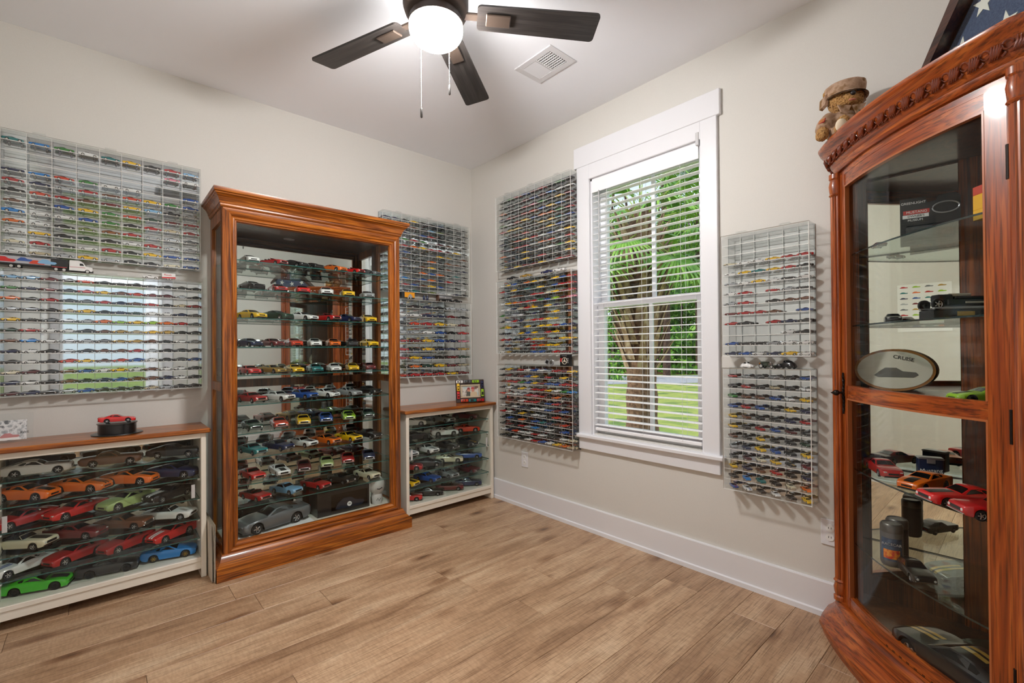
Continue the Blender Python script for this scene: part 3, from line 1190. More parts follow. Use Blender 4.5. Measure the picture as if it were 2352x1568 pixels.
def stock(wl, u0, cw, heights, dep, grid, L, ang, phrase, ref, from_end, jit=.0, kinds=('fastback', 'coupe', 'modern', 'sport', 'convertible'), seed=1, skew=0.0, weight=1.0):
    """grid: rows of colour names (None = empty), first row on top"""
    r = random.Random(seed)
    for i, row in enumerate(grid):
        for j, colr in enumerate(row):
            if not colr:
                continue
            two = None
            if '/' in colr:
                colr, two = colr.split('/')
            u = u0+cw*(j+.5)+r.uniform(-jit, jit)
            p = wl.p(u, .006+(dep-.01)/2, heights[i])
            th = math.radians(ang+r.uniform(-5, 5))
            h = wl.a*math.cos(th)+wl.n*math.sin(th)
            kd = r.choice(kinds)
            n = (len(row)-1-j) if from_end else j
            cn = (colr+' and '+two) if two else colr
            lab = '%s toy car, %s row down, %s from the %s, %s' % (cn, ORD[i], ORD[n], ref, phrase)
            if len(lab.split()) > 16:
                lab = '%s toy car, %s row, %s from %s, %s' % (cn, ORD[i], ORD[n], ref, phrase)
            TOYS.append((vis_size(p, L)*weight, dict(kind=kd, col=colr, two=two, label=lab, loc=p, head=math.atan2(h.y, h.x), L=L*r.uniform(.94, 1.03), group='toy cars '+phrase)))


def expand(s):
    """compact rows: colour codes by letter"""
    code = {'r': 'red', 'R': 'dark red', 'm': 'maroon', 'o': 'orange', 'O': 'red-orange', 'y': 'yellow', 'd': 'gold', 'l': 'lime', 'g': 'green', 'G': 'dark green', 'v': 'olive', 't': 'teal',
            'c': 'light blue', 'B': 'bright blue', 'b': 'blue', 'n': 'navy', 'k': 'black', 'K': 'dark grey', 'e': 'grey', 's': 'silver', 'w': 'white', 'i': 'cream', 'a': 'beige', 'u': 'brown', 'z': 'bronze', 'p': 'pink', '.': None}
    out = []
    for line in s.split():
        row, k = [], 0
        while k < len(line):
            c = code[line[k]]
            if k+2 < len(line) and line[k+1] == '/':
                c = c+'/'+code[line[k+2]]
                k += 2
            row.append(c)
            k += 1
        out.append(row)
    return out


# high case over the toy transporter (nine cells a row, twelve rows)
hs_, cw = case('large clear wall case with sparse upper rows above toy transporter', BACK, -.340, .428, 1.648, 2.220, .066, 12, 9, 3, True)
stock(BACK, -.340, cw, hs_, .066, expand('''tBgwtykrc .......pw ......... nBOgw/rw/r..b rnsruOygb kOruRycKs ukbygOGRr Bwwbgkrar owkvzrsse wykGkwrss irk/rwrkyb/ob wasysk/wk/rib/w'''),
      .0745, 2, 'case above toy truck', 'oak cabinet', True, .002, seed=21)
# low case under the transporter (twelve a row)
hs_, cw = case('large clear mirrored wall case packed with cars below toy transporter', BACK, -.342, .434, .984, 1.582, .066, 12, 12, 3)
stock(BACK, -.342, cw, hs_, .066, expand('''c/oc/oRkOkkkkkkK gnRKryuORmsk okrKernurkar s/re/bk/rayknGw/rw/rne ykessolylore GrwwKudaydkk uBwsseddukws nwkskuurskKk k/dw/rkOyuOb/kwKKb imKub/rw/bywuw/ow/bk nw/rkuk/ynbuunwk mn/wksbkkKasKk'''),
      .0705, 157, 'case below toy truck', 'oak cabinet', True, .002, seed=22, skew=.3)
# cases beyond the oak cabinet
hs_, cw = case('clear wall case high up between oak cabinet and room corner', BACK, 1.530, 2.312, 1.628, 2.213, .075, 12, 10, 3, True)
stock(BACK, 1.530, cw, hs_, .075, expand('''nnkykKnkkk kbrukcvkKk kknsbrkkkk vugrgsmukk kyroyrrmyk bkbkkeydku kuukkokzuk kknsuykukn bkKkoboktk ksBnbonrkk wkrbuybekw kkKtGvswnk'''),
      .0715, 3, 'high case by room corner', 'room corner', True, .002, seed=23)
hs_, cw = case('clear wall case over the picture frame by room corner', BACK, 1.530, 2.316, .983, 1.576, .085, 9, 7, 3)
stock(BACK, 1.530, cw, hs_, .085, expand('''skk/nnkss kwwnnRk kkOryiR ssswbkr/w rrRybnp krkynnd nrybkRG kkoGyRa rrrrryR'''),
      .098, 8, 'case over picture frame', 'room corner', True, .002, seed=24)
RU0, RU1 = -2.750, -1.985
hs_, cw = case('topmost clear case of three beside the window', RIGHT, RU0, RU1, 1.792, 2.366, .09, 12, 9, 3, True)
stock(RIGHT, RU0, cw, hs_, .09, expand('''kgrbRrkgk kKeRbRBww okerpgkyR nrRrObyBu gwryboogr ryykGyytb wkmOkuybs nkOyrwbwy msrrsoOsr oskykwwgy kneykrkky anyRRyerR'''),
      .0735, 172, 'topmost case beside window', 'window casing', True, .002, seed=25)
hs_, cw = case('middle clear case of three beside the window', RIGHT, RU0, RU1, 1.157, 1.714, .09, 12, 11, 3)
stock(RIGHT, RU0, cw, hs_, .09, expand('''wybKoyakybr rkyktGykbrr kkuukrriyRr wyorrrgblRp wwnarykynkR geswknkuyen KwrnarryyeG vykeykyyrbn kksybyerykn rRknryyukyy kukskroyyek wdkkkbbkrRR'''),
      .0695, 168, 'middle case beside window', 'window casing', True, .002, seed=26)
hs_, cw = case('lowest clear case of three beside the window', RIGHT, RU0, RU1, .518, 1.074, .09, 12, 11, 3)
stock(RIGHT, RU0, cw, hs_, .09, expand('''kyKrwbwsrRy kRkRbykrkyk urrgbyRbbrr kwKysrrywgB Owwsrprkokk kRkwrrkbrkR wkwnKwwbRbk rwkyKwskOuk kbkokbtnuOk kRkrsBewkbn wnOwwrwkkwi kkwkwrbwyoa'''),
      .0695, 155, 'lowest case beside window', 'window casing', True, .002, seed=27)
FU0, FU1 = -1.010, -.628
hs_, cw = case('upper clear case between window and curio cabinet', RIGHT, FU0, FU1, 1.143, 1.736, .09, 12, 6, 2)
stock(RIGHT, FU0, cw, hs_, .09, expand('''...... ...... iwwyrr wytyrk swyw/rkw wr.rsk sr.kuu Rrru.b rk.rnk ....wk bkksww nbwnyw'''),
      .066, 150, 'upper case beside curio', 'curio cabinet', True, .002, seed=28)
hs_, cw = case('lower clear case between window and curio cabinet', RIGHT, FU0, FU1, .490, 1.086, .09, 12, 6, 2)
stock(RIGHT, FU0, cw, hs_, .09, expand('''rseskb kr/wkakw guubwy brbkyn yukknr ykrbmK uKykKG snybky kmiyk/yR ynurkn KBtkio b/rw/bkwky'''),
      .066, 47, 'lower case beside curio', 'curio cabinet', True, .002, seed=29, weight=1.15)

TOYS.sort(key=lambda t: -t[0])
for i, (sz, d) in enumerate(TOYS):
    if i < 300:
        put_car('toy_car', d['kind'], d['col'], d['label'], d['loc'], d['head'], d['L'], d['group'], toy=True, stripe=d['two'])
    else:
        STUFF.append(d)


def stuff_cars(items):
    import numpy as np
    src = {}
    for k, C in CARS.items():
        V, F, Mi = [], [], []
        base = 0

        def addm(me, M, mats):
            nonlocal base
            vs = [M @ v.co for v in me.vertices]
            V.extend([(v.x, v.y, v.z) for v in vs])
            for p in me.polygons:
                F.append([base+i for i in p.vertices])
                Mi.append(mats[p.material_index])
            base += len(vs)
        addm(C['body'], Matrix.Identity(4), [0, 1, 1])
        addm(C['glass'], Matrix.Identity(4), [2])
        for a in C['ax']:
            for s in (1, -1):
                wr = C['wr']*1.02
                addm(TOYWHEEL, Matrix.Translation((a, s*.165, wr)) @ Matrix.Diagonal((wr, s*wr*.62, wr, 1)), [1, 3])
        src[k] = (np.array(V), F, Mi)
    V, F, Mi, Cc = [], [], [], []
    base = 0
    for d in items:
        v, f, mi = src[d['kind']]
        c, s = math.cos(d['head']), math.sin(d['head'])
        R = np.array([[c, -s, 0], [s, c, 0], [0, 0, 1]])
        V.append(v @ R.T*d['L']+np.array(d['loc'])+np.array((0, 0, .0004)))
        F.extend([[i+base for i in q] for q in f])
        Mi.extend(mi)
        Cc.append(np.tile(np.array(rgb(PAINT[d['col']])), (len(v), 1)))
        base += len(v)
    V = np.concatenate(V)
    Cc = np.concatenate(Cc)
    me = bpy.data.meshes.new('toy_car_rows')
    me.from_pydata([tuple(p) for p in V], [], F)
    ca = me.color_attributes.new('paint', 'FLOAT_COLOR', 'POINT')
    ca.data.foreach_set('color', Cc.astype('f4').ravel())
    m = mat('paint_of_each_car', (200, 30, 30), .28, 0, .7)
    at_ = node(m, 'ShaderNodeVertexColor', layer_name='paint')
    link(m, at_.outputs[0], m.node_tree.nodes['Principled BSDF'].inputs['Base Color'])
    for q in (m, M_rubber, M_carglass, MATS['toy_rim']):
        me.materials.append(q)
    me.polygons.foreach_set('material_index', Mi)
    me.polygons.foreach_set('use_smooth', [True]*len(me.polygons))
    me.set_sharp_from_angle(angle=math.radians(38))
    o = bpy.data.objects.new('toy_car_rows', me)
    COL.objects.link(o)
    return tag(o, 'rows of tiny toy cars in the small-celled cases around the window', 'toy cars', kind='stuff')


if STUFF:
    stuff_cars(STUFF)

# ================================================================== TALL OAK CABINET
def molding3(mb, x0, x1, yb, yf, prof, fo=1.0, mi=0, ybr=None):
    """profile of (overhang, height) carried round both sides and the front"""
    rows = []
    for o, z in prof:
        rows.append([(x0-o, yb, z), (x0-o, yf-o*fo, z), (x1+o, yf-o*fo, z), (x1+o, ybr or yb, z)])
    for a, b in zip(rows, rows[1:]):
        for k in range(3):
            mb.face([a[k], a[k+1], b[k+1], b[k]], mi)
    return mb


ox0, ox1, oyf, oyb = .484, 1.522, YW-.335, YW-.006
oak = thing('oak_curio_cabinet', 'tall oak display cabinet with glass front and mirrored back', 'cabinet', ((ox0+ox1)/2, (oyf+oyb)/2, 0))
m = MB()
bp_ = [(0, .118), (.008, .116), (.011, .106), (.016, .098), (.020, .086), (.030, .074), (.041, .066), (.041, .0)]
molding3(m, ox0, ox1, oyb, oyf, bp_, 1.85)
m.face([(ox0-.041, oyb, 0), (ox1+.041, oyb, 0), (ox1+.041, oyf-.076, 0), (ox0-.041, oyf-.076, 0)])
m.obj('base_molding', M_oak_x, oak, 30)
m = MB()
cpf = [(0, 1.958), (.005, 1.960), (.009, 1.966), (.009, 1.974), (.013, 1.977), (.014, 1.985), (.022, 2.004), (.032, 2.015), (.036, 2.017), (.037, 2.022), (.043, 2.025), (.045, 2.031), (.045, 2.045), (0, 2.048)]
molding3(m, ox0, ox1, oyb, oyf, cpf, 1.45, ybr=YW-.086)
m.obj('cornice', M_oak_x, oak, 30)
MB().box(ox0+.002, ox1-.002, oyf+.002, oyb, 1.945, 1.965).obj('ceiling_panel', M_walnut_d, oak)
MB().box(ox0+.002, ox1-.002, oyf+.002, oyb, 2.030, 2.046).obj('top_panel', M_oak_x, oak)
fp = [(0, .02), (0, 0), (.004, -.006), (.018, -.008), (.026, -.014), (.034, -.017), (.042, -.013), (.046, -.004), (.052, -.007), (.058, -.006), (.063, .001), (.068, .002), (.072, .010), (.072, .024)]
FZ0, FZ1 = .094, 1.960
corners = lambda a: [(ox0+a, FZ0+a), (ox1-a, FZ0+a), (ox1-a, FZ1-a), (ox0+a, FZ1-a)]
for k, nm, mt in ((0, 'bottom_rail', M_oak_x), (1, 'stile', M_oak_z), (2, 'top_rail', M_oak_x), (3, 'stile', M_oak_z)):
    m = MB()
    rows = []
    for a, d in fp:
        c = corners(a)
        p, q = c[k], c[(k+1) % 4]
        rows.append([(p[0], oyf+d, p[1]), (q[0], oyf+d, q[1])])
    m.grid(rows)
    m.obj(nm, mt, oak, 30)
MB().box(ox0+.07, ox1-.07, oyf+.012, oyf+.016, FZ0+.07, FZ1-.07).obj('front_glass', M_cabglass, oak)
for xs_, nm in ((ox0, 1), (ox1, -1)):
    a, b = (xs_, xs_+.02) if nm == 1 else (xs_-.02, xs_)
    m = MB()
    m.box(a, b, oyf+.004, oyf+.030, .1, 1.955).box(a, b, oyb-.045, oyb, .1, 1.955)
    m.box(a, b, oyf+.03, oyb-.045, .1, .155).box(a, b, oyf+.03, oyb-.045, 1.89, 1.955).box(a, b, oyf+.03, oyb-.045, .972, 1.02)
    s_ = m.obj('side_frame', M_oak_z, oak)
    xm = (a+b)/2
    for z0, z1 in ((.155, .972), (1.02, 1.89)):
        MB().box(xm-.002, xm+.002, oyf+.03, oyb-.045, z0, z1).obj('side_glass', M_cabglass, s_)
MB().box(ox0+.01, ox1-.01, oyf+.02, oyb-.004, .10, .148).obj('deck', mat('deck_liner', (214, 208, 194), .7), oak)
for z0, z1 in ((.148, .975), (1.018, 1.945)):
    MB().box(ox0+.045, ox1-.045, oyb-.012, oyb-.006, z0, z1).obj('back_mirror', M_mirror, oak)
m = MB()
m.box(ox0+.02, ox1-.02, oyb-.02, oyb-.005, .972, 1.021).box(ox0+.02, ox0+.05, oyb-.016, oyb-.005, .148, 1.945).box(ox1-.05, ox1-.02, oyb-.016, oyb-.005, .148, 1.945)
m.obj('back_frame', M_walnut_d, oak)
MB().lathe([(.034, 1.946), (.034, 1.940), (.026, 1.938), (.024, 1.942)], 20, ((ox0+ox1)/2-.05, oyf+.17, 0)).obj('puck_light', M_silver, oak, 40)


def glass_shelf(x0, x1, y0, y1, z, parent, th=.005):
    o = MB().box(x0, x1, y0, y1, z-th, z).obj('shelf', [M_shelf, M_shelfedge], parent)
    for p in o.data.polygons:
        if abs(p.normal.z) < .5:
            p.material_index = 1
    return o


OSH = [1.692, 1.535, 1.373, 1.213, 1.055, .891, .733, .596, .452, .328]
for z in OSH:
    glass_shelf(ox0+.024, ox1-.024, oyf+.034, oyb-.022, z, oak)
# what stands on each shelf: colour[/stripe][!hood] kind heading
F, R3, L3 = -78, -42, -138          # nose toward viewer, three-quarter either way
OAKCARS = [
    [('white', 'modern', -70), ('red', 'convertible', -30), ('black', 'modern', -28), ('black', 'modern', -58), ('orange', 'modern', -30), ('vivid red', 'convertible', -24), ('grey', 'modern', -22)],
    [('black', 'modern', -60), ('red', 'sport', -72), ('vivid red', 'modern', -82), ('white', 'modern', -84), ('yellow', 'modern', -80), ('silver', 'modern', -78)],
    [('yellow', 'sport', -46), ('dark green', 'modern', -34), ('white', 'sport', -32), ('red', 'convertible', -32), ('navy', 'sport', -34), ('yellow', 'modern', -66)],
    [('navy', 'sport', -50), ('dark red', 'sport', -52), ('red-orange', 'modern', -70), ('white', 'modern', -80), ('orange', 'modern', -76), ('dark grey', 'modern', -84), ('yellow', 'modern', -60)],
    [('vivid red', 'sport', -62), ('gold', 'sport', -40), ('yellow', 'sport', -64), ('teal', 'sport', -72), ('white', 'sport', -76), ('yellow', 'sport', -78), ('dark red', 'sport', -80)],
    [('red', 'fastback', -48), ('white', 'coupe', -34), ('blue', 'coupe', -32), ('white', 'sport', -32), ('silver', 'sport', -34), ('black', 'coupe', -36)],
    [('dark green', 'fastback', -72), ('red-orange', 'fastback', -78), ('yellow', 'fastback', -84), ('blue', 'fastback', -84), ('lime', 'fastback', -82), ('dark green', 'coupe', -82)],
    [('teal', 'fastback', -50), ('navy', 'fastback', -38), ('white', 'fastback', -36), ('orange', 'fastback', -36), ('yellow', 'fastback', -36), ('black', 'coupe', -38)],
    [('vivid red', 'fastback', -60), ('white', 'fastback', -68), ('maroon', 'coupe', -86), ('pale green', 'coupe', -84), ('red', 'fastback', -84), ('navy', 'fastback', -84)],
    [('red', 'convertible', -44), ('light blue', 'coupe', -32), ('red', 'convertible', -34), ('black', 'coupe', -40), ('cream', 'fastback', -36)],
]
EXTRA = {(5, 1): ('dark red', 0), (3, 3): (None, 1), (3, 4): (None, 1), (5, 3): (None, 1), (6, 3): (None, 1), (6, 4): (None, 1), (7, 2): (None, 1), (7, 3): (None, 1), (7, 4): (None, 1), (8, 1): (None, 1), (1, 3): (None, 1)}
rc_ = random.Random(9)
for i, rowc in enumerate(OAKCARS):
    n = len(rowc)
    for j, (c, k, hd) in enumerate(rowc):
        x = ox0+.105+(ox1-ox0-.19)*(j+.5)/n
        y = oyf+.165+rc_.uniform(-.012, .012)
        L = .185 if n > 6 else .205
        hd = math.degrees(math.atan2(-y, -x))+(hd+90)*.72
        st, hd_ = EXTRA.get((i, j), (None, 0))
        lab = '%s model %s, %s shelf down in tall oak cabinet, %s from the room corner' % (c, {'sport': 'hatchback', 'modern': 'coupe'}.get(k, k), ORD[i], ORD[n-1-j])
        put_car('model_car', k, c, lab, (x, y, OSH[i]), math.radians(hd), L, 'model cars in the oak cabinet', stripe=st, hood=bool(hd_), wheel='alloy')
# on the cabinet deck
DK = .148
put_car('large_model_car', 'modern', 'grey', 'large grey model coupe on the floor of the tall oak cabinet', (.765, oyf+.15, DK+.006), math.radians(-168), .40, None, wheel='alloy', cat='model car')
t = thing('display_plinth', 'thin white base board under the large grey model coupe', 'board', (.765, oyf+.15, DK))
MB().rbox(.555, .975, oyf+.052, oyf+.25, DK, DK+.006, .002).obj('board', M_paper, t)
bx_ = thing('model_car_box', 'black windowed box with boxed black race car model', 'box', (1.17, oyf+.17, DK))
m = MB().rbox(1.005, 1.345, oyf+.10, oyf+.25, DK, DK+.15, .002)
m.obj('carton', mat('box_black', (26, 26, 28), .3, 0, .4), bx_)
MB().box(1.345, 1.349, oyf+.10, oyf+.25, DK, DK+.15).obj('label_panel', M_paper, bx_)
for k in range(5):
    MB().box(1.3485, 1.3495, oyf+.12, oyf+.15, DK+.012+k*.027, DK+.03+k*.027).obj('label_print', M_black, bx_)
MB().box(1.09, 1.33, oyf+.098, oyf+.1002, DK+.012, DK+.125).obj('window', clear('box_window', (90, 92, 96), .8, .06), bx_)
sil = [(.0, .02), (.02, .012), (.17, .012), (.19, .03), (.185, .045), (.13, .055), (.10, .078), (.05, .078), (.015, .052)]
MB().prism([(1.115+u, DK+.015+v) for u, v in sil], oyf+.094, oyf+.0985).obj('printed_car', mat('print_dark_blue', (24, 36, 52), .2, 0, .6), bx_)
MB().lathe([(.001, oyf+.0925), (.015, oyf+.0925), (.015, oyf+.094)], 16, (1.205, 0, DK+.05), 'y').obj('printed_number_disc', M_paper, bx_)
lettering('98', .018, Matrix.Translation(-bx_.location) @ basis((1.205, oyf+.0922, DK+.05), (1, 0, 0), (0, 0, 1)), M_black, bx_)
bh = thing('signed_head_figure', 'signed white plaster head figure beside the black model box', 'figurine', (1.405, oyf+.12, DK))
m = MB()
prf = [(.030, 0), (.034, .02), (.037, .05), (.035, .066), (.032, .074), (.044, .086), (.051, .11), (.052, .135), (.046, .16), (.03, .178), (.012, .185), (.001, .186)]
m.lathe(prf, 24, (1.405, oyf+.12, DK))
m.obj('head', mat('plaster_white', (208, 206, 204), .5), bh, 60)
MB().tube([(1.385, oyf+.072, DK+.112), (1.40, oyf+.068, DK+.108), (1.42, oyf+.070, DK+.116)], .003, 6).obj('mouth_line', M_black, bh)
MB().tube([(1.388, oyf+.087, DK+.03), (1.396, oyf+.084, DK+.045), (1.404, oyf+.083, DK+.028), (1.418, oyf+.084, DK+.042)], .0016, 5).obj('signature', M_black, bh)

# ================================================================== LOW WHITE CABINETS
def low_cabinet(label, x0, x1, yf, shelves, ztop, name='low_display_cabinet'):
    t = thing(name, label, 'cabinet', ((x0+x1)/2, (yf+YW)/2, 0))
    yb = YW-.004
    for a, b in ((x0, x0+.024), (x1-.024, x1)):
        MB().rbox(a, b, yf, yb, .0, ztop, .003).obj('side_panel', M_white, t)
    MB().rbox(x0+.024, x1-.024, yf, yf+.03, ztop-.028, ztop, .002).obj('top_rail', M_white, t)
    m = MB().rbox(x0+.024, x1-.024, yf, yf+.028, .086, .108, .002).rbox(x0+.024, x1-.024, yf+.006, yf+.026, .045, .086, .002)
    m.obj('bottom_rail', M_white, t)
    MB().box(x0+.024, x1-.024, yf+.028, yb, .082, .1).obj('deck', M_white, t)
    MB().box(x0+.024, x1-.024, yb-.010, yb-.004, .1, ztop).obj('back_mirror', mirror('smoked_mirror', (168, 164, 156)), t)
    MB().box(x0+.024, x1-.024, yf+.03, yb, ztop-.012, ztop).obj('inner_top', M_white, t)
    xm = (x0+x1)/2
    for a, b, d in ((x0+.026, xm+.05, .010), (xm-.05, x1-.026, .018)):
        g = MB().box(a, b, yf+d, yf+d+.004, .108, ztop-.022).obj('sliding_glass', M_cabglass, t)
        ux = b-.03 if d > .012 else a+.02
        MB().rbox(ux-.008, ux+.008, yf+d-.0015, yf+d, .42, .49, .0005).obj('finger_pull', mat('pull_clear', (196, 196, 194), .3), g)
    for z in shelves:
        glass_shelf(x0+.026, x1-.026, yf+.03, yb-.02, z, t)
        for xx in (x0+.024, x1-.034):
            MB().rbox(xx, xx+.01, yf+.04, yf+.052, z-.018, z-.005, .002).obj('shelf_clip', M_paper, t)
    MB().rbox(x0-.018, x1+.018, yf-.022, YW-.002, ztop, ztop+.024, .006).obj('oak_top', M_oak_x, t)
    return t


LSH = [.629, .521, .412, .304, .203]
wl_yf = 2.907
low_cabinet('long low white display cabinet with oak top under the large cases', -.350, .420, wl_yf, LSH, .760)
RSH = [.636, .531, .424, .318, .211]
wr_yf = 2.862
low_cabinet('small low white display cabinet with oak top in the room corner', 1.575, 2.352, wr_yf, RSH, .745)

LW = [   # per level from the top, starting next to the oak cabinet: colour, kind, heading, x, stripe, hood
    [('black', 'fastback', -24, .30, None, 0), ('brown', 'coupe', -10, .045, None, 0), ('white', 'fastback', -6, -.215, None, 1)],
    [('navy', 'modern', -36, .295, None, 0), ('orange', 'modern', -36, .115, None, 1), ('orange', 'modern', -36, -.068, 'black', 0), ('orange', 'modern', -36, -.25, None, 1)],
    [('black', 'fastback', -145, .275, 'white', 0), ('pale green', 'modern', -145, .10, None, 0), ('vivid red', 'sport', -145, -.085, None, 0), ('red', 'sport', -145, -.26, None, 0)],
    [('white', 'convertible', -34, .275, None, 0), ('brown', 'fastback', -36, .09, None, 0), ('dark red', 'sport', -36, -.085, None, 0), ('cream', 'convertible', -36, -.26, None, 1)],
    [('vivid red', 'modern', -145, .285, 'white', 0), ('red', 'modern', -145, .10, None, 0), ('red', 'modern', -145, -.085, None, 0), ('white', 'sport', -145, -.265, 'blue', 0)],
    [('bright blue', 'modern', -14, .275, None, 0), ('black', 'modern', -10, .03, None, 0), ('bright green', 'modern', -16, -.215, None, 1)],
]


def stock_low(rows, shelves, deck, yf, L, ref, phrase, group, dy=.138, near=0):
    for i, rowc in enumerate(rows):
        z = shelves[i] if i < len(shelves) else deck
        for j, (c, k, hd, x, st, ho) in enumerate(rowc):
            nm = {'sport': 'hatchback', 'modern': 'coupe'}.get(k, k)
            lab = '%s model %s, %s shelf down in %s, %s from the oak cabinet' % (c, nm, ORD[i], phrase, ORD[j])
            put_car('model_car', k, c, lab, (x, yf+dy, z), math.radians(hd), L, group, stripe=st, hood=bool(ho), wheel='gold' if c == 'bright blue' else ('dark' if c in ('black', 'bright green') and k == 'modern' else 'alloy'))


stock_low(LW, LSH, .1, wl_yf, .238, 'oak', 'long white cabinet', 'model cars in the long white cabinet')
RWC = [
    [('white', 'modern', -24, 1.70, None, 0), ('silver', 'fastback', -80, 1.97, None, 1), ('maroon', 'fastback', -60, 2.19, None, 0)],
    [('black', 'modern', -8, 1.73, None, 0), ('white', 'modern', -22, 1.985, None, 0), ('red-orange', 'modern', -24, 2.195, None, 0)],
    [('white', 'fastback', -82, 1.655, 'navy', 0), ('white', 'fastback', -84, 1.83, 'grey', 0), ('black', 'fastback', -84, 2.01, 'silver', 0), ('dark grey', 'fastback', -86, 2.20, 'gold', 0)],
    [('red', 'modern', -36, 1.67, None, 0), ('dark grey', 'modern', -36, 1.84, None, 0), ('cream', 'modern', -36, 2.03, None, 0), ('blue', 'convertible', -36, 2.215, 'white', 0)],
    [('yellow', 'fastback', -70, 1.65, None, 1), ('blue', 'fastback', -70, 1.83, None, 0), ('silver', 'fastback', -84, 2.005, 'dark grey', 0), ('maroon', 'fastback', -72, 2.20, None, 0)],
    [('vivid red', 'fastback', -34, 1.665, 'white', 0), ('black', 'fastback', -34, 1.845, None, 0), ('dark red', 'convertible', -34, 2.03, 'white', 0), ('navy', 'coupe', -34, 2.21, None, 0)],
]
stock_low(RWC, RSH, .1, wr_yf, .212, 'oak', 'white corner cabinet', 'model cars in the white corner cabinet', .15)

# ================================================================== CORNER CURIO
CO = Vector((XW-.008, YF+.008, 0))
CE = Vector((-1, -1, 0)).normalized()
CN = Vector((-1, 1, 0)).normalized()
CRR = 1.276


def cp(s, t, z):
    p = CO+CE*s+CN*t
    return Vector((p.x, p.y, z))


def uvp(u, v, z):
    return Vector((CO.x-u, CO.y+v, z))


def arc(s, t0):
    return t0-(CRR-math.sqrt(CRR*CRR-s*s))


def arcbox(mb, s0, s1, t0a, t0b, z0, z1, n=10, mi=0):
    """slab bent along the bow: between arcs t0a (inner) and t0b (outer)"""
    rows = []
    for i in range(n+1):
        s = s0+(s1-s0)*i/n
        a, b = arc(s, t0a), arc(s, t0b)
        rows.append([cp(s, a, z0), cp(s, b, z0), cp(s, b, z1), cp(s, a, z1)])
    mb.grid(rows, cu=True, mi=mi).face(rows[0], mi).face(rows[-1], mi)
    return mb


# plan line of the case in (u, v): distances from the two walls
def plan():
    pts = [(.0, .632), (.085, .632)]
    for i in range(25):
        s = -.36+.72*i/24
        t = arc(s, .580)
        pts.append(((t+s)/math.sqrt(2), (t-s)/math.sqrt(2)))
    pts += [(.632, .085), (.632, .0)]
    return pts


def offset(pts, d):
    out = []
    n = len(pts)
    for i, p in enumerate(pts):
        a = Vector(pts[max(i-1, 0)])
        b = Vector(pts[min(i+1, n-1)])
        d0 = (Vector(p)-a).normalized() if i else (b-Vector(p)).normalized()
        d1 = (b-Vector(p)).normalized() if i < n-1 else d0
        n0, n1 = Vector((-d0.y, d0.x)), Vector((-d1.y, d1.x))
        nn = (n0+n1).normalized()
        if nn.x+nn.y < 0 and nn.length > 0:
            nn = nn
        k = 1/max(nn.dot(n0), .5)
        out.append((p[0]+nn.x*d*k, p[1]+nn.y*d*k))
    return out


PL = plan()
sgn_ = 1 if sum(offset(PL, .01)[14]) > sum(PL[14]) else -1


def swept(mb, prof):
    rows = [[uvp(u, v, z) for u, v in offset(PL, sgn_*o)] for o, z in prof]
    for r in rows:                      # keep the ends on the walls
        r[0].x = CO.x
        r[-1].y = CO.y
    return mb.grid(rows)


cur = thing('corner_curio_cabinet', 'bow-fronted corner curio cabinet with carved crown and curved glass door', 'cabinet', (CO.x-.25, CO.y+.25, 0))
swept(MB(), [(-.02, .150), (.006, .150), (.018, .143), (.024, .134), (.022, .124), (.026, .112), (.040, .092), (.058, .070), (.072, .058), (.078, .044), (.076, .030), (.066, .020), (.064, .0)]).obj('base_molding', M_cur_x, cur, 35)
swept(MB(), [(-.02, 1.892), (.004, 1.892), (.010, 1.900), (.012, 1.912), (.018, 1.918), (.024, 1.926), (.030, 1.945), (.037, 1.962), (.044, 1.970), (.050, 1.976), (.058, 1.984), (.062, 1.992), (.062, 2.000), (.02, 2.003)]).obj('crown_molding', M_cur_x, cur, 35)
for nm, d, z0, z1, mt in (('top_panel', .05, 1.985, 2.001, M_cur_x), ('ceiling_panel', -.012, 1.868, 1.892, M_walnut_d), ('floor_panel', -.006, .135, .158, M_walnut_d)):
    q = offset(PL, sgn_*d)
    poly = [(CO.x-u, CO.y+v) for u, v in q]
    poly[0] = (CO.x, poly[0][1])
    poly[-1] = (poly[-1][0], CO.y)
    MB().prism(poly+[(CO.x, CO.y)], z0, z1, 'xy').obj(nm, mt, cur)
# carved leaf scrolls along the crown
cv = MB()
cv.tube([(-.016+.010*math.cos(a), 0, .004+.010*math.sin(a)) for a in [k*.55 for k in range(11)]], [.0034-.0002*k for k in range(11)], 6)
for k in range(4):
    x = -.002+k*.006
    cv.tube([(x-.010, .0, -.016), (x-.002, -.005, -.012+k*.001), (x+.004, -.006, .002), (x+.004, -.004, .016-k*.001)], [.0015, .004, .0042, .001], 6)
cv.tube([(.014, 0, -.012), (.020, -.004, -.016), (.026, 0, -.010), (.022, -.003, -.004)], [.002, .0035, .003, .001], 6)
cv_me = cv.mesh('carved_leaf', M_cur_carve, 50)
frz = offset(PL, sgn_*.031)
# equal steps along the frieze
acc = [0]
for a, b in zip(frz, frz[1:]):
    acc.append(acc[-1]+math.hypot(b[0]-a[0], b[1]-a[1]))
nleaf_ = int(acc[-1]/.047)
for k in range(nleaf_):
    L = acc[-1]*(k+.5)/nleaf_
    i = max(j for j in range(len(acc)) if acc[j] <= L)
    tt = (L-acc[i])/(acc[i+1]-acc[i])
    a, b = frz[i], frz[i+1]
    P = uvp(a[0]+(b[0]-a[0])*tt, a[1]+(b[1]-a[1])*tt, 1.944)
    dv = uvp(b[0], b[1], 0)-uvp(a[0], a[1], 0)
    o = part('carved_leaf', cv_me, cur, P-cur.location, (math.radians(14), 0, math.atan2(dv.y, dv.x)), scale=(1.02, 1.15, 1.1))
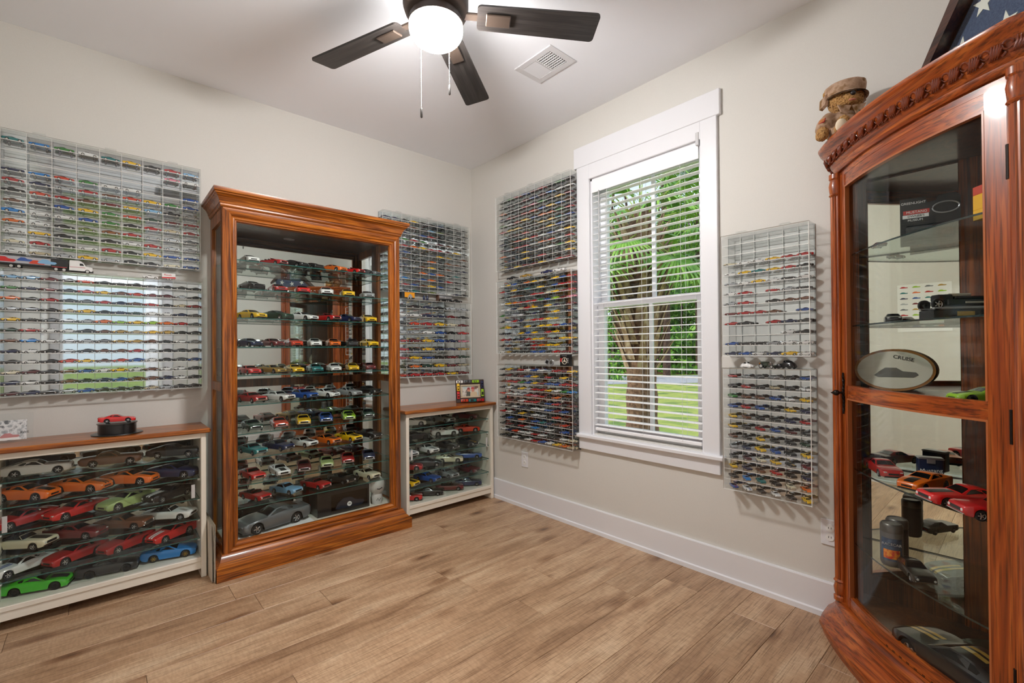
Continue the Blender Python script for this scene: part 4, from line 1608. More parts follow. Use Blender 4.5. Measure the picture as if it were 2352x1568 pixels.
# posts
pf = [(.026, .150), (.026, .165), (.020, .170), (.024, .180), (.026, .20), (.021, .222), (.026, .228), (.021, .236)]
pt_top = [(.021, 1.800), (.026, 1.806), (.022, 1.812), (.024, 1.825), (.026, 1.845), (.021, 1.868), (.025, 1.874), (.025, 1.892)]
for sg in (-1, 1):
    c = cp(sg*.362, .530, 0)
    m = MB()
    m.lathe(pf, 18, (c.x, c.y, 0)).lathe(pt_top, 18, (c.x, c.y, 0))
    rows = []
    for z in (.236, 1.80):
        rows.append([(c.x+(.0205-.0022*(i % 2))*math.cos(2*PI*i/28), c.y+(.0205-.0022*(i % 2))*math.sin(2*PI*i/28), z) for i in range(28)])
    m.grid(rows, cu=True)
    m.obj('fluted_post', M_cur_z, cur, 30)
for sg in (-1, 1):
    m = MB()
    a, b = (-.40, -.337) if sg < 0 else (.337, .40)
    rows = [[cp(a, .46, z), cp(b, .46, z), cp(b, .538, z), cp(a, .515, z)] if sg < 0 else [cp(a, .46, z), cp(b, .46, z), cp(b, .515, z), cp(a, .538, z)] for z in (.14, 1.895)]
    m.grid(rows, cu=True)
    m.obj('corner_stile', M_cur_z, cur)
    m = MB()
    if sg < 0:
        rows = [[uvp(.0, .632, z), uvp(.085, .632, z), uvp(.085, .612, z), uvp(.0, .612, z)] for z in (.14, 1.895)]
    else:
        rows = [[uvp(.632, .0, z), uvp(.632, .085, z), uvp(.612, .085, z), uvp(.612, .0, z)] for z in (.14, 1.895)]
    m.grid(rows, cu=True)
    m.obj('side_panel', M_cur_z, cur)
m = arcbox(MB(), -.337, .337, .550, .575, 1.868, 1.896, 20)
m.obj('head_rail', M_cur_x, cur, 30)
# door
dr = MB()
arcbox(dr, -.335, -.292, .552, .576, .152, 1.868, 3)
door = dr.obj('door', M_cur_z, cur, 30)
arcbox(MB(), .283, .335, .552, .576, .152, 1.868, 3).obj('stile', M_cur_z, door, 30)
arcbox(MB(), -.292, .283, .552, .574, 1.822, 1.868, 20).obj('rail', M_cur_x, door, 30)
arcbox(MB(), -.292, .283, .552, .574, .980, 1.030, 20).obj('rail', M_cur_x, door, 30)
arcbox(MB(), -.292, .283, .552, .574, .152, .196, 20).obj('rail', M_cur_x, door, 30)
M_bead = mat('curio_bead', (170, 96, 52), .3, 0, .3)
for z0, z1 in ((1.030, 1.822), (.196, .980)):
    arcbox(MB(), -.292, .283, .5585, .5625, z0, z1, 24).obj('curved_glass', M_cabglass, door, 60)
    arcbox(MB(), -.292, -.286, .560, .577, z0, z1, 2).obj('bead', M_bead, door)
    arcbox(MB(), .278, .283, .560, .577, z0, z1, 2).obj('bead', M_bead, door)
    arcbox(MB(), -.292, .283, .560, .577, z1-.006, z1, 20).obj('bead', M_bead, door, 30)
hp_ = cp(-.316, arc(-.316, .580), 0)
hd_me = MB()
hd_me.tube([tuple(hp_+Vector((.0012*math.sin(k*1.3), .0012*math.cos(k*1.3), .915+.0165*k))) for k in range(11)], [.003, .0045, .0055, .0045, .0055, .006, .0055, .0045, .0055, .0045, .003], 7)
hnd = hd_me.obj('door_handle', M_iron, door, 50)
q = hp_+CN*.028
MB().tube([hp_+Vector((0, 0, 1.0)), q+Vector((0, 0, 1.0))], .0045, 8).obj('knob_stem', M_iron, door)
kb = MB()
kb.ball((0, 0, 0), (.012, .012, .012), 10, 8)
kb.tube([(0, 0, .010), (0, 0, .022)], [.007, .0005], 8)
kb.xf(Matrix.Translation(q+Vector((0, 0, 1.0))) @ CN.to_track_quat('Z', 'Y').to_matrix().to_4x4())
kb.obj('knob', M_iron, door, 50)
for zz in (1.66, .97, .3):
    c = cp(.338, arc(.338, .582), 0)
    MB().tube([(c.x, c.y, zz-.045), (c.x, c.y, zz+.045)], .005, 8).obj('hinge', M_iron, cur)
# back: wood with a mirror panel on either wall
bk = MB()
bk.box(CO.x-.010, CO.x-.001, CO.y, CO.y+.612, .14, 1.89)
bk.obj('back_panel', M_walnut_d, cur)
MB().box(CO.x-.614, CO.x-.012, CO.y+.001, CO.y+.010, .14, 1.89).obj('back_panel', M_walnut_d, cur)
MB().box(CO.x-.014, CO.x-.010, .165, .440, .245, 1.86).obj('back_mirror', mirror('curio_mirror', (232, 230, 218)), cur)
MB().box(CO.x-.57, CO.x-.25, CO.y+.010, CO.y+.014, .245, 1.86).obj('back_mirror', MATS['curio_mirror'], cur)
MB().rbox(CO.x-.05, CO.x-.012, CO.y+.014, CO.y+.06, .158, 1.868, .004).obj('corner_post', wood('curio_back_z', (96, 40, 12), (140, 66, 24), (170, 90, 40), 'z'), cur)
MB().rbox(CO.x-.022, CO.x-.010, CO.y+.09, .163, .158, 1.868, .002).obj('back_stile', MATS['curio_back_z'], cur)
SHP = [(.018, .60), (.09, .60)]
for i in range(21):
    s = -.33+.66*i/20
    t_ = arc(s, .536)
    SHP.append(((t_+s)/math.sqrt(2), (t_-s)/math.sqrt(2)))
SHP += [(.60, .09), (.60, .018), (.06, .018), (.018, .06)]
CSH = [1.557, 1.270, .695, .395]


def curio_shelf(z, th, m, edge):
    o = MB().prism([(CO.x-u, CO.y+v) for u, v in SHP], z-th, z, 'xy').obj('shelf', [m, edge], cur)
    for p in o.data.polygons:
        if abs(p.normal.z) < .5:
            p.material_index = 1


for z in CSH:
    curio_shelf(z, .006, M_shelf, mat('shelf_edge_dark', (30, 44, 44), .15, 0, .5))
curio_shelf(1.010, .018, M_walnut_d, M_walnut_d)

# ================================================================== CEILING FAN, VENT, OUTLETS
fc = Vector((1.007, 1.566, 0))
fan = thing('ceiling_fan', 'dark bronze five-bladed ceiling fan with lit globe', 'ceiling fan', (fc.x, fc.y, HC))
MB().lathe([(.001, 2.738), (.085, 2.738), (.088, 2.70), (.075, 2.665), (.070, 2.655), (.118, 2.645), (.130, 2.62), (.130, 2.555), (.122, 2.53), (.10, 2.515), (.10, 2.500), (.001, 2.5)], 36, (fc.x, fc.y, 0)).obj('motor_housing', M_bronze, fan, 40)
MB().lathe([(.098, 2.51), (.106, 2.505), (.108, 2.482), (.100, 2.478), (.001, 2.478)], 36, (fc.x, fc.y, 0)).obj('light_kit', M_bronze, fan, 40)
gp = [(.098, 2.480), (.1065, 2.476)]
for k in range(0, 11):
    a = PI/2*k/10
    gp.append((.106*math.cos(a)+.0005, 2.464-.066*math.sin(a)))
MB().lathe(gp, 36, (fc.x, fc.y, 0)).obj('globe', mat('globe_glow', (253, 250, 248), .4, emit=LAMP_STRENGTH), fan, 60)
A0 = 5.688
bm_ = MB()
out = []
r0, r1, w0, w1 = .165, .665, .056, .066
cr_ = .016
pts2 = []
for (x, y, a0) in ((r1-cr_, w1-cr_, 0), (r0+cr_, w0-cr_, PI/2), (r0+cr_, -w0+cr_, PI), (r1-cr_, -w1+cr_, 3*PI/2)):
    for k in range(5):
        a = a0+PI/2*k/4
        pts2.append((x+cr_*math.cos(a), y+cr_*math.sin(a)))
bm_.prism(pts2, -.004, .004, 'xy')
M_blade = wood('blade_dark', (34, 30, 28), (46, 42, 40), (58, 53, 50), 'x', rough=.42, coat=0)
blade_me = bm_.mesh('blade', M_blade)
br_ = MB()
br_.rbox(.20, .30, -.028, .028, -.013, -.004, .003).rbox(.09, .22, -.016, .016, -.004, .008, .003)
brk_me = br_.mesh('blade_bracket', mat('bracket_bronze', (78, 66, 58), .35, .5))
for k in range(5):
    a = A0+k*2*PI/5
    b = part('blade', blade_me, fan, (0, 0, 2.53-HC), (math.radians(-11), 0, a))
    part('blade_bracket', brk_me, b)
for (dx, dy, zl) in ((-.040, .050, 2.118), (.072, .014, 2.236)):
    x, y = fc.x+dx, fc.y+dy
    m = MB()
    z = 2.50
    while z > zl+.04:
        m.ball((x, y, z), .0021, 6, 4)
        z -= .0058
    ch = m.obj('pull_chain', M_chrome, fan, 60)
    MB().lathe([(.001, zl+.042), (.003, zl+.04), (.0045, zl+.036), (.0045, zl+.003), (.002, zl), (.0005, zl)], 10, (x, y, 0)).obj('pull_knob', mat('pull_grey', (90, 88, 86), .3, .6), ch, 40)

vx0, vx1, vy0, vy1 = 1.715, 1.915, 1.605, 1.880
vent = thing('ceiling_vent', 'white rectangular ceiling air vent with louvers', 'vent', ((vx0+vx1)/2, (vy0+vy1)/2, HC))
M_vent = mat('vent_white', (214, 214, 216), .5)
m = MB()
m.rbox(vx0, vx1, vy0, vy0+.035, HC-.007, HC, .002).rbox(vx0, vx1, vy1-.035, vy1, HC-.007, HC, .002)
m.rbox(vx0, vx0+.035, vy0+.035, vy1-.035, HC-.007, HC, .002).rbox(vx1-.035, vx1, vy0+.035, vy1-.035, HC-.007, HC, .002)
m.rbox(vx0+.035, vx1-.035, 1.738, 1.748, HC-.007, HC, .002)
m.obj('frame', M_vent, vent)
MB().box(vx0+.03, vx1-.03, vy0+.03, vy1-.03, HC-.0015, HC).obj('duct_shade_sheet', mat('duct_shade', (60, 60, 62), .8), vent)  # thin sheet on the solid ceiling, duct shade painted as dark colour
for k in range(9):
    y = 1.756+k*.0105
    m = MB()
    m.box(vx0+.036, vx1-.036, -.0045, .0045, -.0006, .0006)
    m.xf(Matrix.Translation((0, y, HC-.005)) @ Matrix.Rotation(math.radians(-28), 4, 'X'))
    m.obj('louver', M_vent, vent)
for k in range(8):
    x = vx0+.043+k*.0163
    MB().box(x, x+.003, vy0+.036, 1.738, HC-.008, HC-.002).obj('louver', M_vent, vent)
for k in range(7):
    y = vy0+.043+k*.0135
    MB().box(vx0+.036, vx1-.036, y, y+.002, HC-.0065, HC-.002).obj('louver', M_vent, vent)


def outlet(label, y, z):
    t = thing('wall_outlet', label, 'outlet', (XW, y, z))
    MB().rbox(XW-.006, XW, y-.035, y+.035, z-.057, z+.057, .003).obj('cover_plate', M_trim, t)
    for dz in (-.02, .02):
        MB().lathe([(.016, XW-.0085), (.0165, XW-.0055)], 16, (0, y, z+dz), 'x').obj('socket', M_paper, t)
        for dy in (-.005, .005):
            MB().box(XW-.009, XW-.0083, y+dy-.001, y+dy+.001, z+dz-.003, z+dz+.005).obj('slot', M_black, t)


outlet('white wall outlet under the case beside the window', 2.534, .358)
outlet('white wall outlet beside the corner curio cabinet', .585, .37)

# ================================================================== THINGS ON TOP OF THE CASES
def simple_wheel(parent, loc, r, w=.6, rim=None):
    return part('wheel', TOYWHEEL, parent, loc, scale=(r, r*w, r))


# transporter truck on the low case
tz = 1.582
tr_ = thing('toy_transporter', 'toy transporter truck with car pictures on its black trailer', 'toy truck', (-.145, YW-.036, tz))
M_tr = mat('trailer_black', (24, 24, 26), .3, 0, .4)
MB().rbox(-.095-.125, -.095+.125, -.017, .017, .016, .058, .001).xf(Matrix.Translation(tr_.location)).obj('trailer', M_tr, tr_)
lp = tr_.location
MB().box(-.218, -.03, -.0176, -.017, .024, .056).xf(Matrix.Translation(lp)).obj('side_print', mat('print_grey', (176, 178, 184), .3), tr_)
csil = [(0, .006), (.006, .002), (.062, .002), (.070, .008), (.066, .014), (.046, .016), (.036, .024), (.018, .024), (.008, .015)]
for (x, z, s, c) in ((-.214, .026, 1.0, 'vivid red'), (-.142, .034, .75, 'blue'), (-.103, .024, .8, 'red-orange'), (-.075, .028, .95, 'light blue')):
    MB().prism([(x+u*s, z+v*s) for u, v in csil], -.0182-.0002*s, -.0176).xf(Matrix.Translation(lp)).obj('printed_car', paint(c), tr_)
MB().box(-.026, .026, -.0177, -.017, .019, .022).xf(Matrix.Translation(lp)).obj('red_line', paint('red'), tr_)
MB().prism([(.034, .010), (.118, .010), (.118, .030), (.094, .034), (.084, .052), (.072, .060), (.036, .060)], -.0165, .0165).xf(Matrix.Translation(lp)).obj('cab', paint('white'), tr_)
MB().prism([(.072, .036), (.088, .036), (.083, .047), (.072, .047)], -.0170, -.0164).xf(Matrix.Translation(lp)).obj('cab_window', M_carglass, tr_)
MB().box(.036, .092, -.0169, -.0164, .026, .028).xf(Matrix.Translation(lp)).obj('red_line', paint('red'), tr_)
MB().rbox(-.02, .122, -.016, .016, .006, .014, .001).xf(Matrix.Translation(lp)).obj('chassis', M_black, tr_)
for x in (-.16, -.135, -.012, .016, .10):
    for s in (-1, 1):
        part('wheel', TOYWHEEL, tr_, (x, s*.0145, .0095), scale=(.0095, s*.006, .0095))
put_car('toy_car', 'sport', 'white', 'white toy race car with red trim towing the red and white trailer', (.205, YW-.034, tz), 0, .066, None, toy=True)
tl = thing('toy_trailer', 'small red and white box trailer on the low mirrored case', 'toy trailer', (.283, YW-.034, tz))
lp = tl.location
MB().rbox(-.030, .030, -.014, .014, .006, .036, .001).xf(Matrix.Translation(lp)).obj('trailer_body', paint('white'), tl)
MB().prism([(-.030, .008), (.030, .008), (.030, .018), (-.030, .014)], -.0148, -.014).xf(Matrix.Translation(lp)).obj('red_band', paint('vivid red'), tl)
lettering('Roush', .013, basis((-.004, -.0146, .027), (1, 0, 0), (0, 0, 1)), paint('vivid red'), tl)
for x in (-.004, .008):
    for s in (-1, 1):
        part('wheel', TOYWHEEL, tl, (x, s*.012, .006), scale=(.006, s*.005, .006))

# on the case over the picture frame
tz = 1.576
tb = thing('toy_box_truck', 'yellow and black toy trailer box on the case by the corner', 'toy trailer', (1.735, YW-.05, tz))
lp = tb.location
MB().rbox(-.055, .055, -.022, .022, .004, .054, .001).xf(Matrix.Translation(lp)).obj('trailer_body', M_tr, tb)
MB().box(-.030, .054, -.0232, -.022, .012, .050).xf(Matrix.Translation(lp)).obj('yellow_panel', mat('panel_yellow', (240, 160, 30), .4), tb)
MB().prism([(0, .012), (.034, .012), (.036, .022), (.026, .030), (.022, .038), (.012, .038), (.008, .030), (-.002, .022)], -.0238, -.0232).xf(Matrix.Translation(lp)).obj('printed_engine', M_silver, tb)
for x in (.0, .022):
    for s in (-1, 1):
        part('wheel', TOYWHEEL, tb, (x, s*.02, .008), scale=(.008, s*.006, .008))
for k, x in enumerate((1.885, 1.915)):
    b = thing('spray_bottle', ['small dark blue bottle nearer the yellow toy trailer box', 'small dark blue bottle nearer the silver toy tanker'][k], 'bottle', (x, YW-.05, tz), 'two dark blue bottles on the case')
    lp = b.location
    MB().lathe([(.009, 0), (.0095, .002), (.0095, .03), (.006, .037), (.004, .038)], 14, lp).obj('bottle_body', paint('navy'), b, 40)
    MB().lathe([(.004, .038), (.004, .046), (.0035, .047)], 10, lp).obj('cap', M_silver, b)
tk = thing('toy_tanker', 'silver toy tanker trailer on the case by the corner', 'toy trailer', (2.075, YW-.05, tz))
lp = tk.location
MB().lathe([(.014, -.062), (.017, -.058), (.017, .058), (.014, .062)], 18, (lp.x, lp.y, lp.z+.036), 'x').obj('tank', M_silver, tk, 40)
MB().rbox(-.06, .06, -.014, .014, .010, .020, .001).xf(Matrix.Translation(lp)).obj('chassis', M_black, tk)
MB().rbox(-.072, -.060, -.016, .016, .006, .05, .001).xf(Matrix.Translation(lp)).obj('end_panel', mat('tank_end', (90, 60, 44), .4), tk)
lettering('9', .02, basis((-.004, -.0175, .032), (1, 0, 0), (0, 0, 1)), M_paper, tk)
for x in (-.045, .01, .028):
    for s in (-1, 1):
        part('wheel', TOYWHEEL, tk, (x, s*.013, .008), scale=(.008, s*.006, .008))
put_car('toy_car', 'coupe', 'black', 'black toy pickup towing car beside the silver toy tanker', (2.19, YW-.05, tz), 0, .095, None, toy=True)
# on the middle case beside the window
for (y, c, k) in ((2.60, 'black', 'coupe'), (2.45, 'gold', 'fastback'), (2.235, 'navy', 'fastback'), (2.12, 'white', 'convertible')):
    put_car('toy_car', k, c, '%s toy %s standing on top of the middle case beside the window' % (c, k), (XW-.05, y, 1.714), math.radians(96), .098, 'cars on top of the middle case', toy=True)
# plaques on the lowest case beside the window
tz = 1.074
pq = thing('square_plaque', 'small silver square plaque tipped on its corner beside a medal', 'plaque', (XW-.05, 2.245, tz))
m = MB().rbox(-.003, .003, -.018, .018, -.018, .018, .001)
m.xf(Matrix.Translation(pq.location+Vector((0, 0, .024))) @ Matrix.Rotation(math.radians(32), 4, 'X')).obj('plate', M_silver, pq)
m = MB().box(-.0036, -.003, -.011, .011, -.011, .011)
m.xf(Matrix.Translation(pq.location+Vector((0, 0, .024))) @ Matrix.Rotation(math.radians(32), 4, 'X')).obj('inlay', M_black, pq)
md = thing('round_medal', 'round silver medal standing on the lowest case beside the window', 'medal', (XW-.05, 2.205, tz))
MB().lathe([(.001, -.004), (.020, -.004), (.022, -.002), (.022, .002), (.020, .003)], 24, (md.location.x, md.location.y, tz+.022), 'x').obj('disc', M_silver, md, 40)
MB().lathe([(.001, -.0052), (.013, -.0052), (.013, -.004)], 20, (md.location.x, md.location.y, tz+.022), 'x').obj('emblem', mat('medal_relief', (130, 128, 122), .4, .8), md)
pc = thing('picture_box', 'small black square box with silver steering wheel picture', 'box', (XW-.05, 2.075, tz))
c = pc.location
MB().rbox(c.x-.012, c.x+.02, c.y-.040, c.y+.040, tz, tz+.076, .001).obj('carton', M_black, pc)
m = MB()
ring = [(0, .022*math.cos(a), .022*math.sin(a)) for a in [2*PI*k/20 for k in range(21)]]
m.tube(ring, .0022, 6)
for a in (PI/2, PI*7/6, PI*11/6):
    m.tube([(0, 0, 0), (0, .022*math.cos(a), .022*math.sin(a))], .0022, 5)
m.ball((0, 0, 0), (.003, .008, .008), 10, 6)
m.xf(Matrix.Translation((c.x-.0135, c.y-.002, tz+.034))).obj('printed_wheel', mat('print_beige', (214, 204, 184), .4), pc)
MB().box(c.x-.0128, c.x-.012, c.y+.020, c.y+.036, tz+.028, tz+.052).obj('printed_badge', paint('red'), pc)
for k in range(3):
    MB().box(c.x-.0128, c.x-.012, c.y-.036, c.y-.026, tz+.02+k*.012, tz+.028+k*.012).obj('printed_tool', M_silver, pc)
lettering('MUSTANG', .010, Matrix.Translation(-c) @ basis((c.x-.0127, c.y, tz+.068), (0, -1, 0), (0, 0, 1)), M_silver, pc)
# on the lower case beside the curio
tz = 1.086


def beetle(label, col, loc, L, head, grp=None):
    t = thing('toy_car', label, 'toy car', loc, grp, head, L)
    b = MB()
    xs = [-.5, -.46, -.38, -.25, -.1, .02, .1, .2, .3, .4, .46, .5]
    zt = [.16, .25, .34, .42, .46, .45, .36, .30, .28, .24, .19, .14]
    w = [.10, .17, .2, .22, .22, .22, .2, .17, .16, .14, .12, .08]
    rows = []
    for x, z, hw in zip(xs, zt, w):
        rows.append([(x, hw*math.cos(a), .09+(z-.09)*max(math.sin(a), 0)**.8) for a in [PI*k/10 for k in range(11)]])
    b.grid(rows).face(rows[0]).face(rows[-1]).face([r[0] for r in rows]+[r[-1] for r in rows[::-1]])
    for a in (-.28, .30):
        for s in (-1, 1):
            b.ball((a, s*.19, .13), (.15, .07, .13), 12, 8)
    b.mesh('body', paint(col), 50)
    part('body', b.mesh('body', paint(col), 50), t)
    g = MB()
    for s in (-1, 1):
        g.face([(-.2, s*.2, .33), (.02, s*.2, .33), (-.02, s*.15, .42), (-.16, s*.15, .42)])
    g.face([(.11, -.12, .36), (.11, .12, .36), (.04, .1, .435), (.04, -.1, .435)])
    part('window_glass', g.mesh('window_glass', M_carglass), t)
    for a in (-.28, .30):
        for s in (-1, 1):
            part('wheel', TOYWHEEL, t, (a, s*.19, .095), scale=(.095, s*.06, .095))
    return t


beetle('white toy beetle car on top of the lower case beside the curio', 'white', (XW-.05, .905, tz), .066, math.radians(-105))
rr_ = thing('toy_hot_rod', 'dark toy hot rod with open engine on the lower case', 'toy car', (XW-.05, .815, tz), None, math.radians(-105), .075)
m = MB()
m.rbox(-.45, .1, -.13, .13, .12, .42, .06).rbox(.05, .5, -.09, .09, .1, .22, .03)
part('body', m.mesh('body', mat('rat_rod_green', (66, 72, 60), .5), 30), rr_)
m = MB().rbox(-.5, -.36, -.14, .14, .16, .34, .03)
part('trunk_box', m.mesh('trunk_box', mat('rod_orange', (214, 130, 24), .5)), rr_)
m = MB().rbox(.1, .3, -.06, .06, .22, .32, .01).tube([(.2, 0, .3), (.2, 0, .42)], .04, 8)
part('engine', m.mesh('engine', M_chrome), rr_)
for a, r in ((-.32, .15), (.38, .11)):
    for s in (-1, 1):
        part('wheel', TOYWHEEL, rr_, (a, s*.18, r), scale=(r, s*.06, r))
b_ = beetle('black toy beetle car with red window on the lower case', 'black', (XW-.05, .735, tz), .088, math.radians(75))

# ================================================================== ON THE LOW CABINETS
zt_ = .784
tt_ = thing('turntable', 'round black display turntable on the long low cabinet', 'turntable', (.065, 3.02, zt_))
lp = tt_.location
MB().lathe([(.098, 0), (.100, .002), (.098, .005), (.074, .006)], 40, lp).obj('base', M_black, tt_, 40)
MB().lathe([(.074, .006), (.074, .050)], 40, lp).obj('drum', M_black, tt_, 40)
MB().lathe([(.076, .050), (.0785, .052), (.0785, .055), (.076, .056)], 40, lp).obj('platter', mat('platter_grey', (52, 54, 52), .3, 0, .4), tt_, 40)
put_car('model_car', 'sport', 'vivid red', 'red model hatchback on the round black turntable', (.065, 3.02, zt_+.056), math.radians(-6), .142, None)
ph = thing('acrylic_photo_stand', 'clear acrylic stand with printed car photographs on the low cabinet', 'photo stand', (-.285, 3.06, zt_))
lp = ph.location
m = MB().box(-.055, .055, -.002, .002, 0, .13)
m.xf(Matrix.Translation(lp) @ Matrix.Rotation(math.radians(-12), 4, 'X')).obj('panel', M_acr, ph)
m = MB().box(-.053, .035, -.0028, -.002, .01, .10)
m.xf(Matrix.Translation(lp) @ Matrix.Rotation(math.radians(-12), 4, 'X')).obj('photo', speckle('photo_print', (150, 156, 160), (224, 226, 226), 40, .4, 0, (96, 100, 104)), ph)
m = MB().prism([(-.05+u*.9, .02+v*.9) for u, v in csil], -.0034, -.0028)
m.xf(Matrix.Translation(lp) @ Matrix.Rotation(math.radians(-12), 4, 'X')).obj('printed_car', mat('print_rose', (190, 130, 130), .5), ph)
m = MB().box(-.05, .012, -.0034, -.0028, .012, .022)
m.xf(Matrix.Translation(lp) @ Matrix.Rotation(math.radians(-12), 4, 'X')).obj('caption_strip', M_paper, ph)
lettering('RWE', .013, Matrix.Rotation(math.radians(-12), 4, 'X') @ basis((.028, -.0036, .042), (1, 0, 0), (0, 0, 1)), M_black, ph)

# picture frame with little cars glued round it
pfm = thing('framed_snapshot', 'dark picture frame with toy cars around a snapshot', 'picture frame', (2.205, 2.965, .7695), None, math.radians(-22))
TI = Matrix.Rotation(math.radians(-10), 4, 'X')
part('frame_board', MB().rbox(-.117, .117, -.006, .006, 0, .182, .003).xf(TI).mesh('frame_board', mat('frame_brown', (62, 44, 40), .5)), pfm)
m = MB()
for a, b, c_, d in ((-.082, .082, .036, .050), (-.082, .082, .128, .142)):
    m.rbox(a, b, -.014, -.006, c_, d, .003)
for a, b in ((-.082, -.066), (.066, .082)):
    m.rbox(a, b, -.014, -.006, .05, .128, .003)
part('inner_frame', m.xf(TI).mesh('inner_frame', mat('frame_champagne', (206, 192, 166), .35, .3)), pfm)
part('snapshot', MB().box(-.066, .066, -.0075, -.006, .05, .128).xf(TI).mesh('snapshot', speckle('snapshot_ground', (176, 196, 196), (214, 206, 196), 22, .4, 0, (110, 84, 72))), pfm)


def disc(x, z, rx, rz, y):
    return [(x+rx*math.cos(2*PI*k/14), z+rz*math.sin(2*PI*k/14)) for k in range(14)]


for nm, poly, cc, y0 in (('printed_shirt', [(-.036, .05), (-.002, .05), (.0, .082), (-.014, .092), (-.030, .086)], (86, 86, 76), -.0081),
                         ('printed_shirt', [(-.002, .05), (.058, .05), (.054, .078), (.034, .088), (.010, .086), (-.002, .074)], (206, 184, 152), -.0083),
                         ('printed_face', disc(-.012, .098, .013, .013, 0), (206, 140, 112), -.0086), ('printed_face', disc(.020, .098, .012, .015, 0), (208, 138, 118), -.0086),
                         ('printed_cap', [(-.028, .102), (-.002, .104), (-.006, .120), (-.022, .118)], (150, 50, 56), -.0089), ('printed_cap', [(.006, .106), (.034, .106), (.030, .122), (.010, .122)], (186, 72, 76), -.0089)):
    part(nm, MB().prism(poly, y0, -.0075).xf(TI).mesh(nm, mat('snap_%d_%d' % (cc[0], cc[2]), cc, .5)), pfm)
gl_cars = [(-.085, .166, 0, 'white', 'sport'), (-.022, .166, 0, 'grey', 'modern'), (.045, .166, 0, 'lime', 'coupe'), (.098, .140, 90, 'navy', 'modern'), (.098, .074, 90, 'lime', 'convertible'), (.080, .016, 0, 'red', 'fastback'),
           (.014, .016, 0, 'teal', 'convertible'), (-.052, .016, 0, 'red-orange', 'fastback'), (-.100, .060, 90, 'vivid red', 'sport'), (-.099, .122, 90, 'yellow', 'modern')]
for (x, z, ro, c_, k) in gl_cars:
    M_ = TI @ Matrix.Translation((x, -.0055, z)) @ Matrix.Rotation(math.radians(90), 4, 'X') @ Matrix.Rotation(math.radians(ro), 4, 'Z') @ Matrix.Scale(.058, 4)
    o = part('toy_car_ornament', CARS[k]['body'], pfm, mats=[paint(c_)])
    o.matrix_local = M_
    part('window_glass', CARS[k]['glass'], o)

# folded boards slipped between the long cabinet and the oak cabinet
for k, (x, ln) in enumerate(((.429, 0), (.4385, 1))):
    t = thing('paper_folder', ['white paper folder leaning between the long cabinet and oak cabinet', 'second white folder tucked closest to the oak cabinet'][k], 'folder', (x, 2.86, 0))
    m = MB()
    y0, y1 = 2.80-.02*k, 3.10
    for a, b in ((x-.0045, x-.0015), (x+.0015, x+.0045)):
        m.face([(a, y0, .30), (a, y1, .30), (x, y1, 0), (x, y0, 0)]).face([(a-.0008, y0, .30), (a-.0008, y1, .30), (x-.0008, y1, 0), (x-.0008, y0, 0)])
        m.face([(a, y0, .3), (a-.0008, y0, .3), (x-.0008, y0, 0), (x, y0, 0)])
    m.obj('sheet', mat('folder_ivory', (226, 220, 206), .6), t)

# ================================================================== INSIDE AND ON THE CURIO
def spot(px, py, z):
    """where the line of sight through a picture point meets height z (to read off where things stand)"""
    d = CF+CR*((px-1176)/FPX)-CU*((py-PPY)/FPX)
    k = (z-CAM_H)/d.z
    return Vector((d.x*k, d.y*k, z))


def ccar(kind, col, px, py, z, head, L, label, **kw):
    p = spot(px, py, z)
    return put_car('model_car', kind, col, label, p, math.radians(head), L, None, **kw)


S3, S4 = .695, .395
put_car('model_car', 'sport', 'red', 'red model hatchback next to the blue box inside the curio', (2.245, .375, S3), math.radians(-152), .195, None)
put_car('model_car', 'modern', 'orange', 'orange model muscle car with dark hood inside the curio', (2.105, .240, S3), math.radians(158), .19, None, hood=True, wheel='dark')
put_car('model_car', 'fastback', 'vivid red', 'red model fastback with black hood scoop inside the curio', (1.965, .135, S3), math.radians(128), .215, None, hood=True)
put_car('model_car', 'convertible', 'red', 'red model convertible with whitewall tyres inside the curio', (1.885, .052, S3), math.radians(122), .215, None)
bb = thing('lettered_tin', 'dark blue tin lettered Mustang on the curio shelf', 'tin', (2.285, .245, S3), None, math.radians(-72))
part('tin_body', MB().rbox(-.036, .036, -.018, .018, 0, .075, .003).mesh('tin_body', mat('tin_blue', (38, 50, 84), .35, .3)), bb)
part('tin_rim', MB().rbox(-.038, .038, -.020, .020, .071, .079, .003).mesh('tin_rim', M_silver), bb)
part('clasp', MB().rbox(-.012, .012, -.0215, -.018, .058, .074, .001).mesh('clasp', M_silver), bb)
lettering('Mustang', .019, basis((0, -.0186, .032), (1, 0, .1), (-.1, 0, 1)), M_paper, bb)
# plush with black eye patches, half behind the stile
pl_ = thing('plush_toy', 'cream plush toy with dark eye patch at the curio stile', 'plush toy', (1.93, -.02, S3))
lp = pl_.location
m = MB()
m.ball((lp.x, lp.y, lp.z+.05), (.05, .05, .055), 16, 10).ball((lp.x, lp.y, lp.z+.135), (.036, .036, .042), 16, 10)
m.ball((lp.x-.01, lp.y+.045, lp.z+.05), (.022, .022, .05), 12, 8).ball((lp.x+.045, lp.y+.01, lp.z+.05), (.022, .022, .05), 12, 8)
pb = m.obj('body', speckle('plush_cream', (214, 204, 174), (226, 216, 190), 160, .95, .4), pl_, 60)
rm = pb.modifiers.new('blend', 'REMESH')
rm.mode = 'VOXEL'
rm.voxel_size = .006
rm.use_smooth_shade = True
MB().ball((lp.x-.030, lp.y+.012, lp.z+.142), (.010, .014, .016), 10, 8).obj('eye_patch', M_black, pl_, 60)
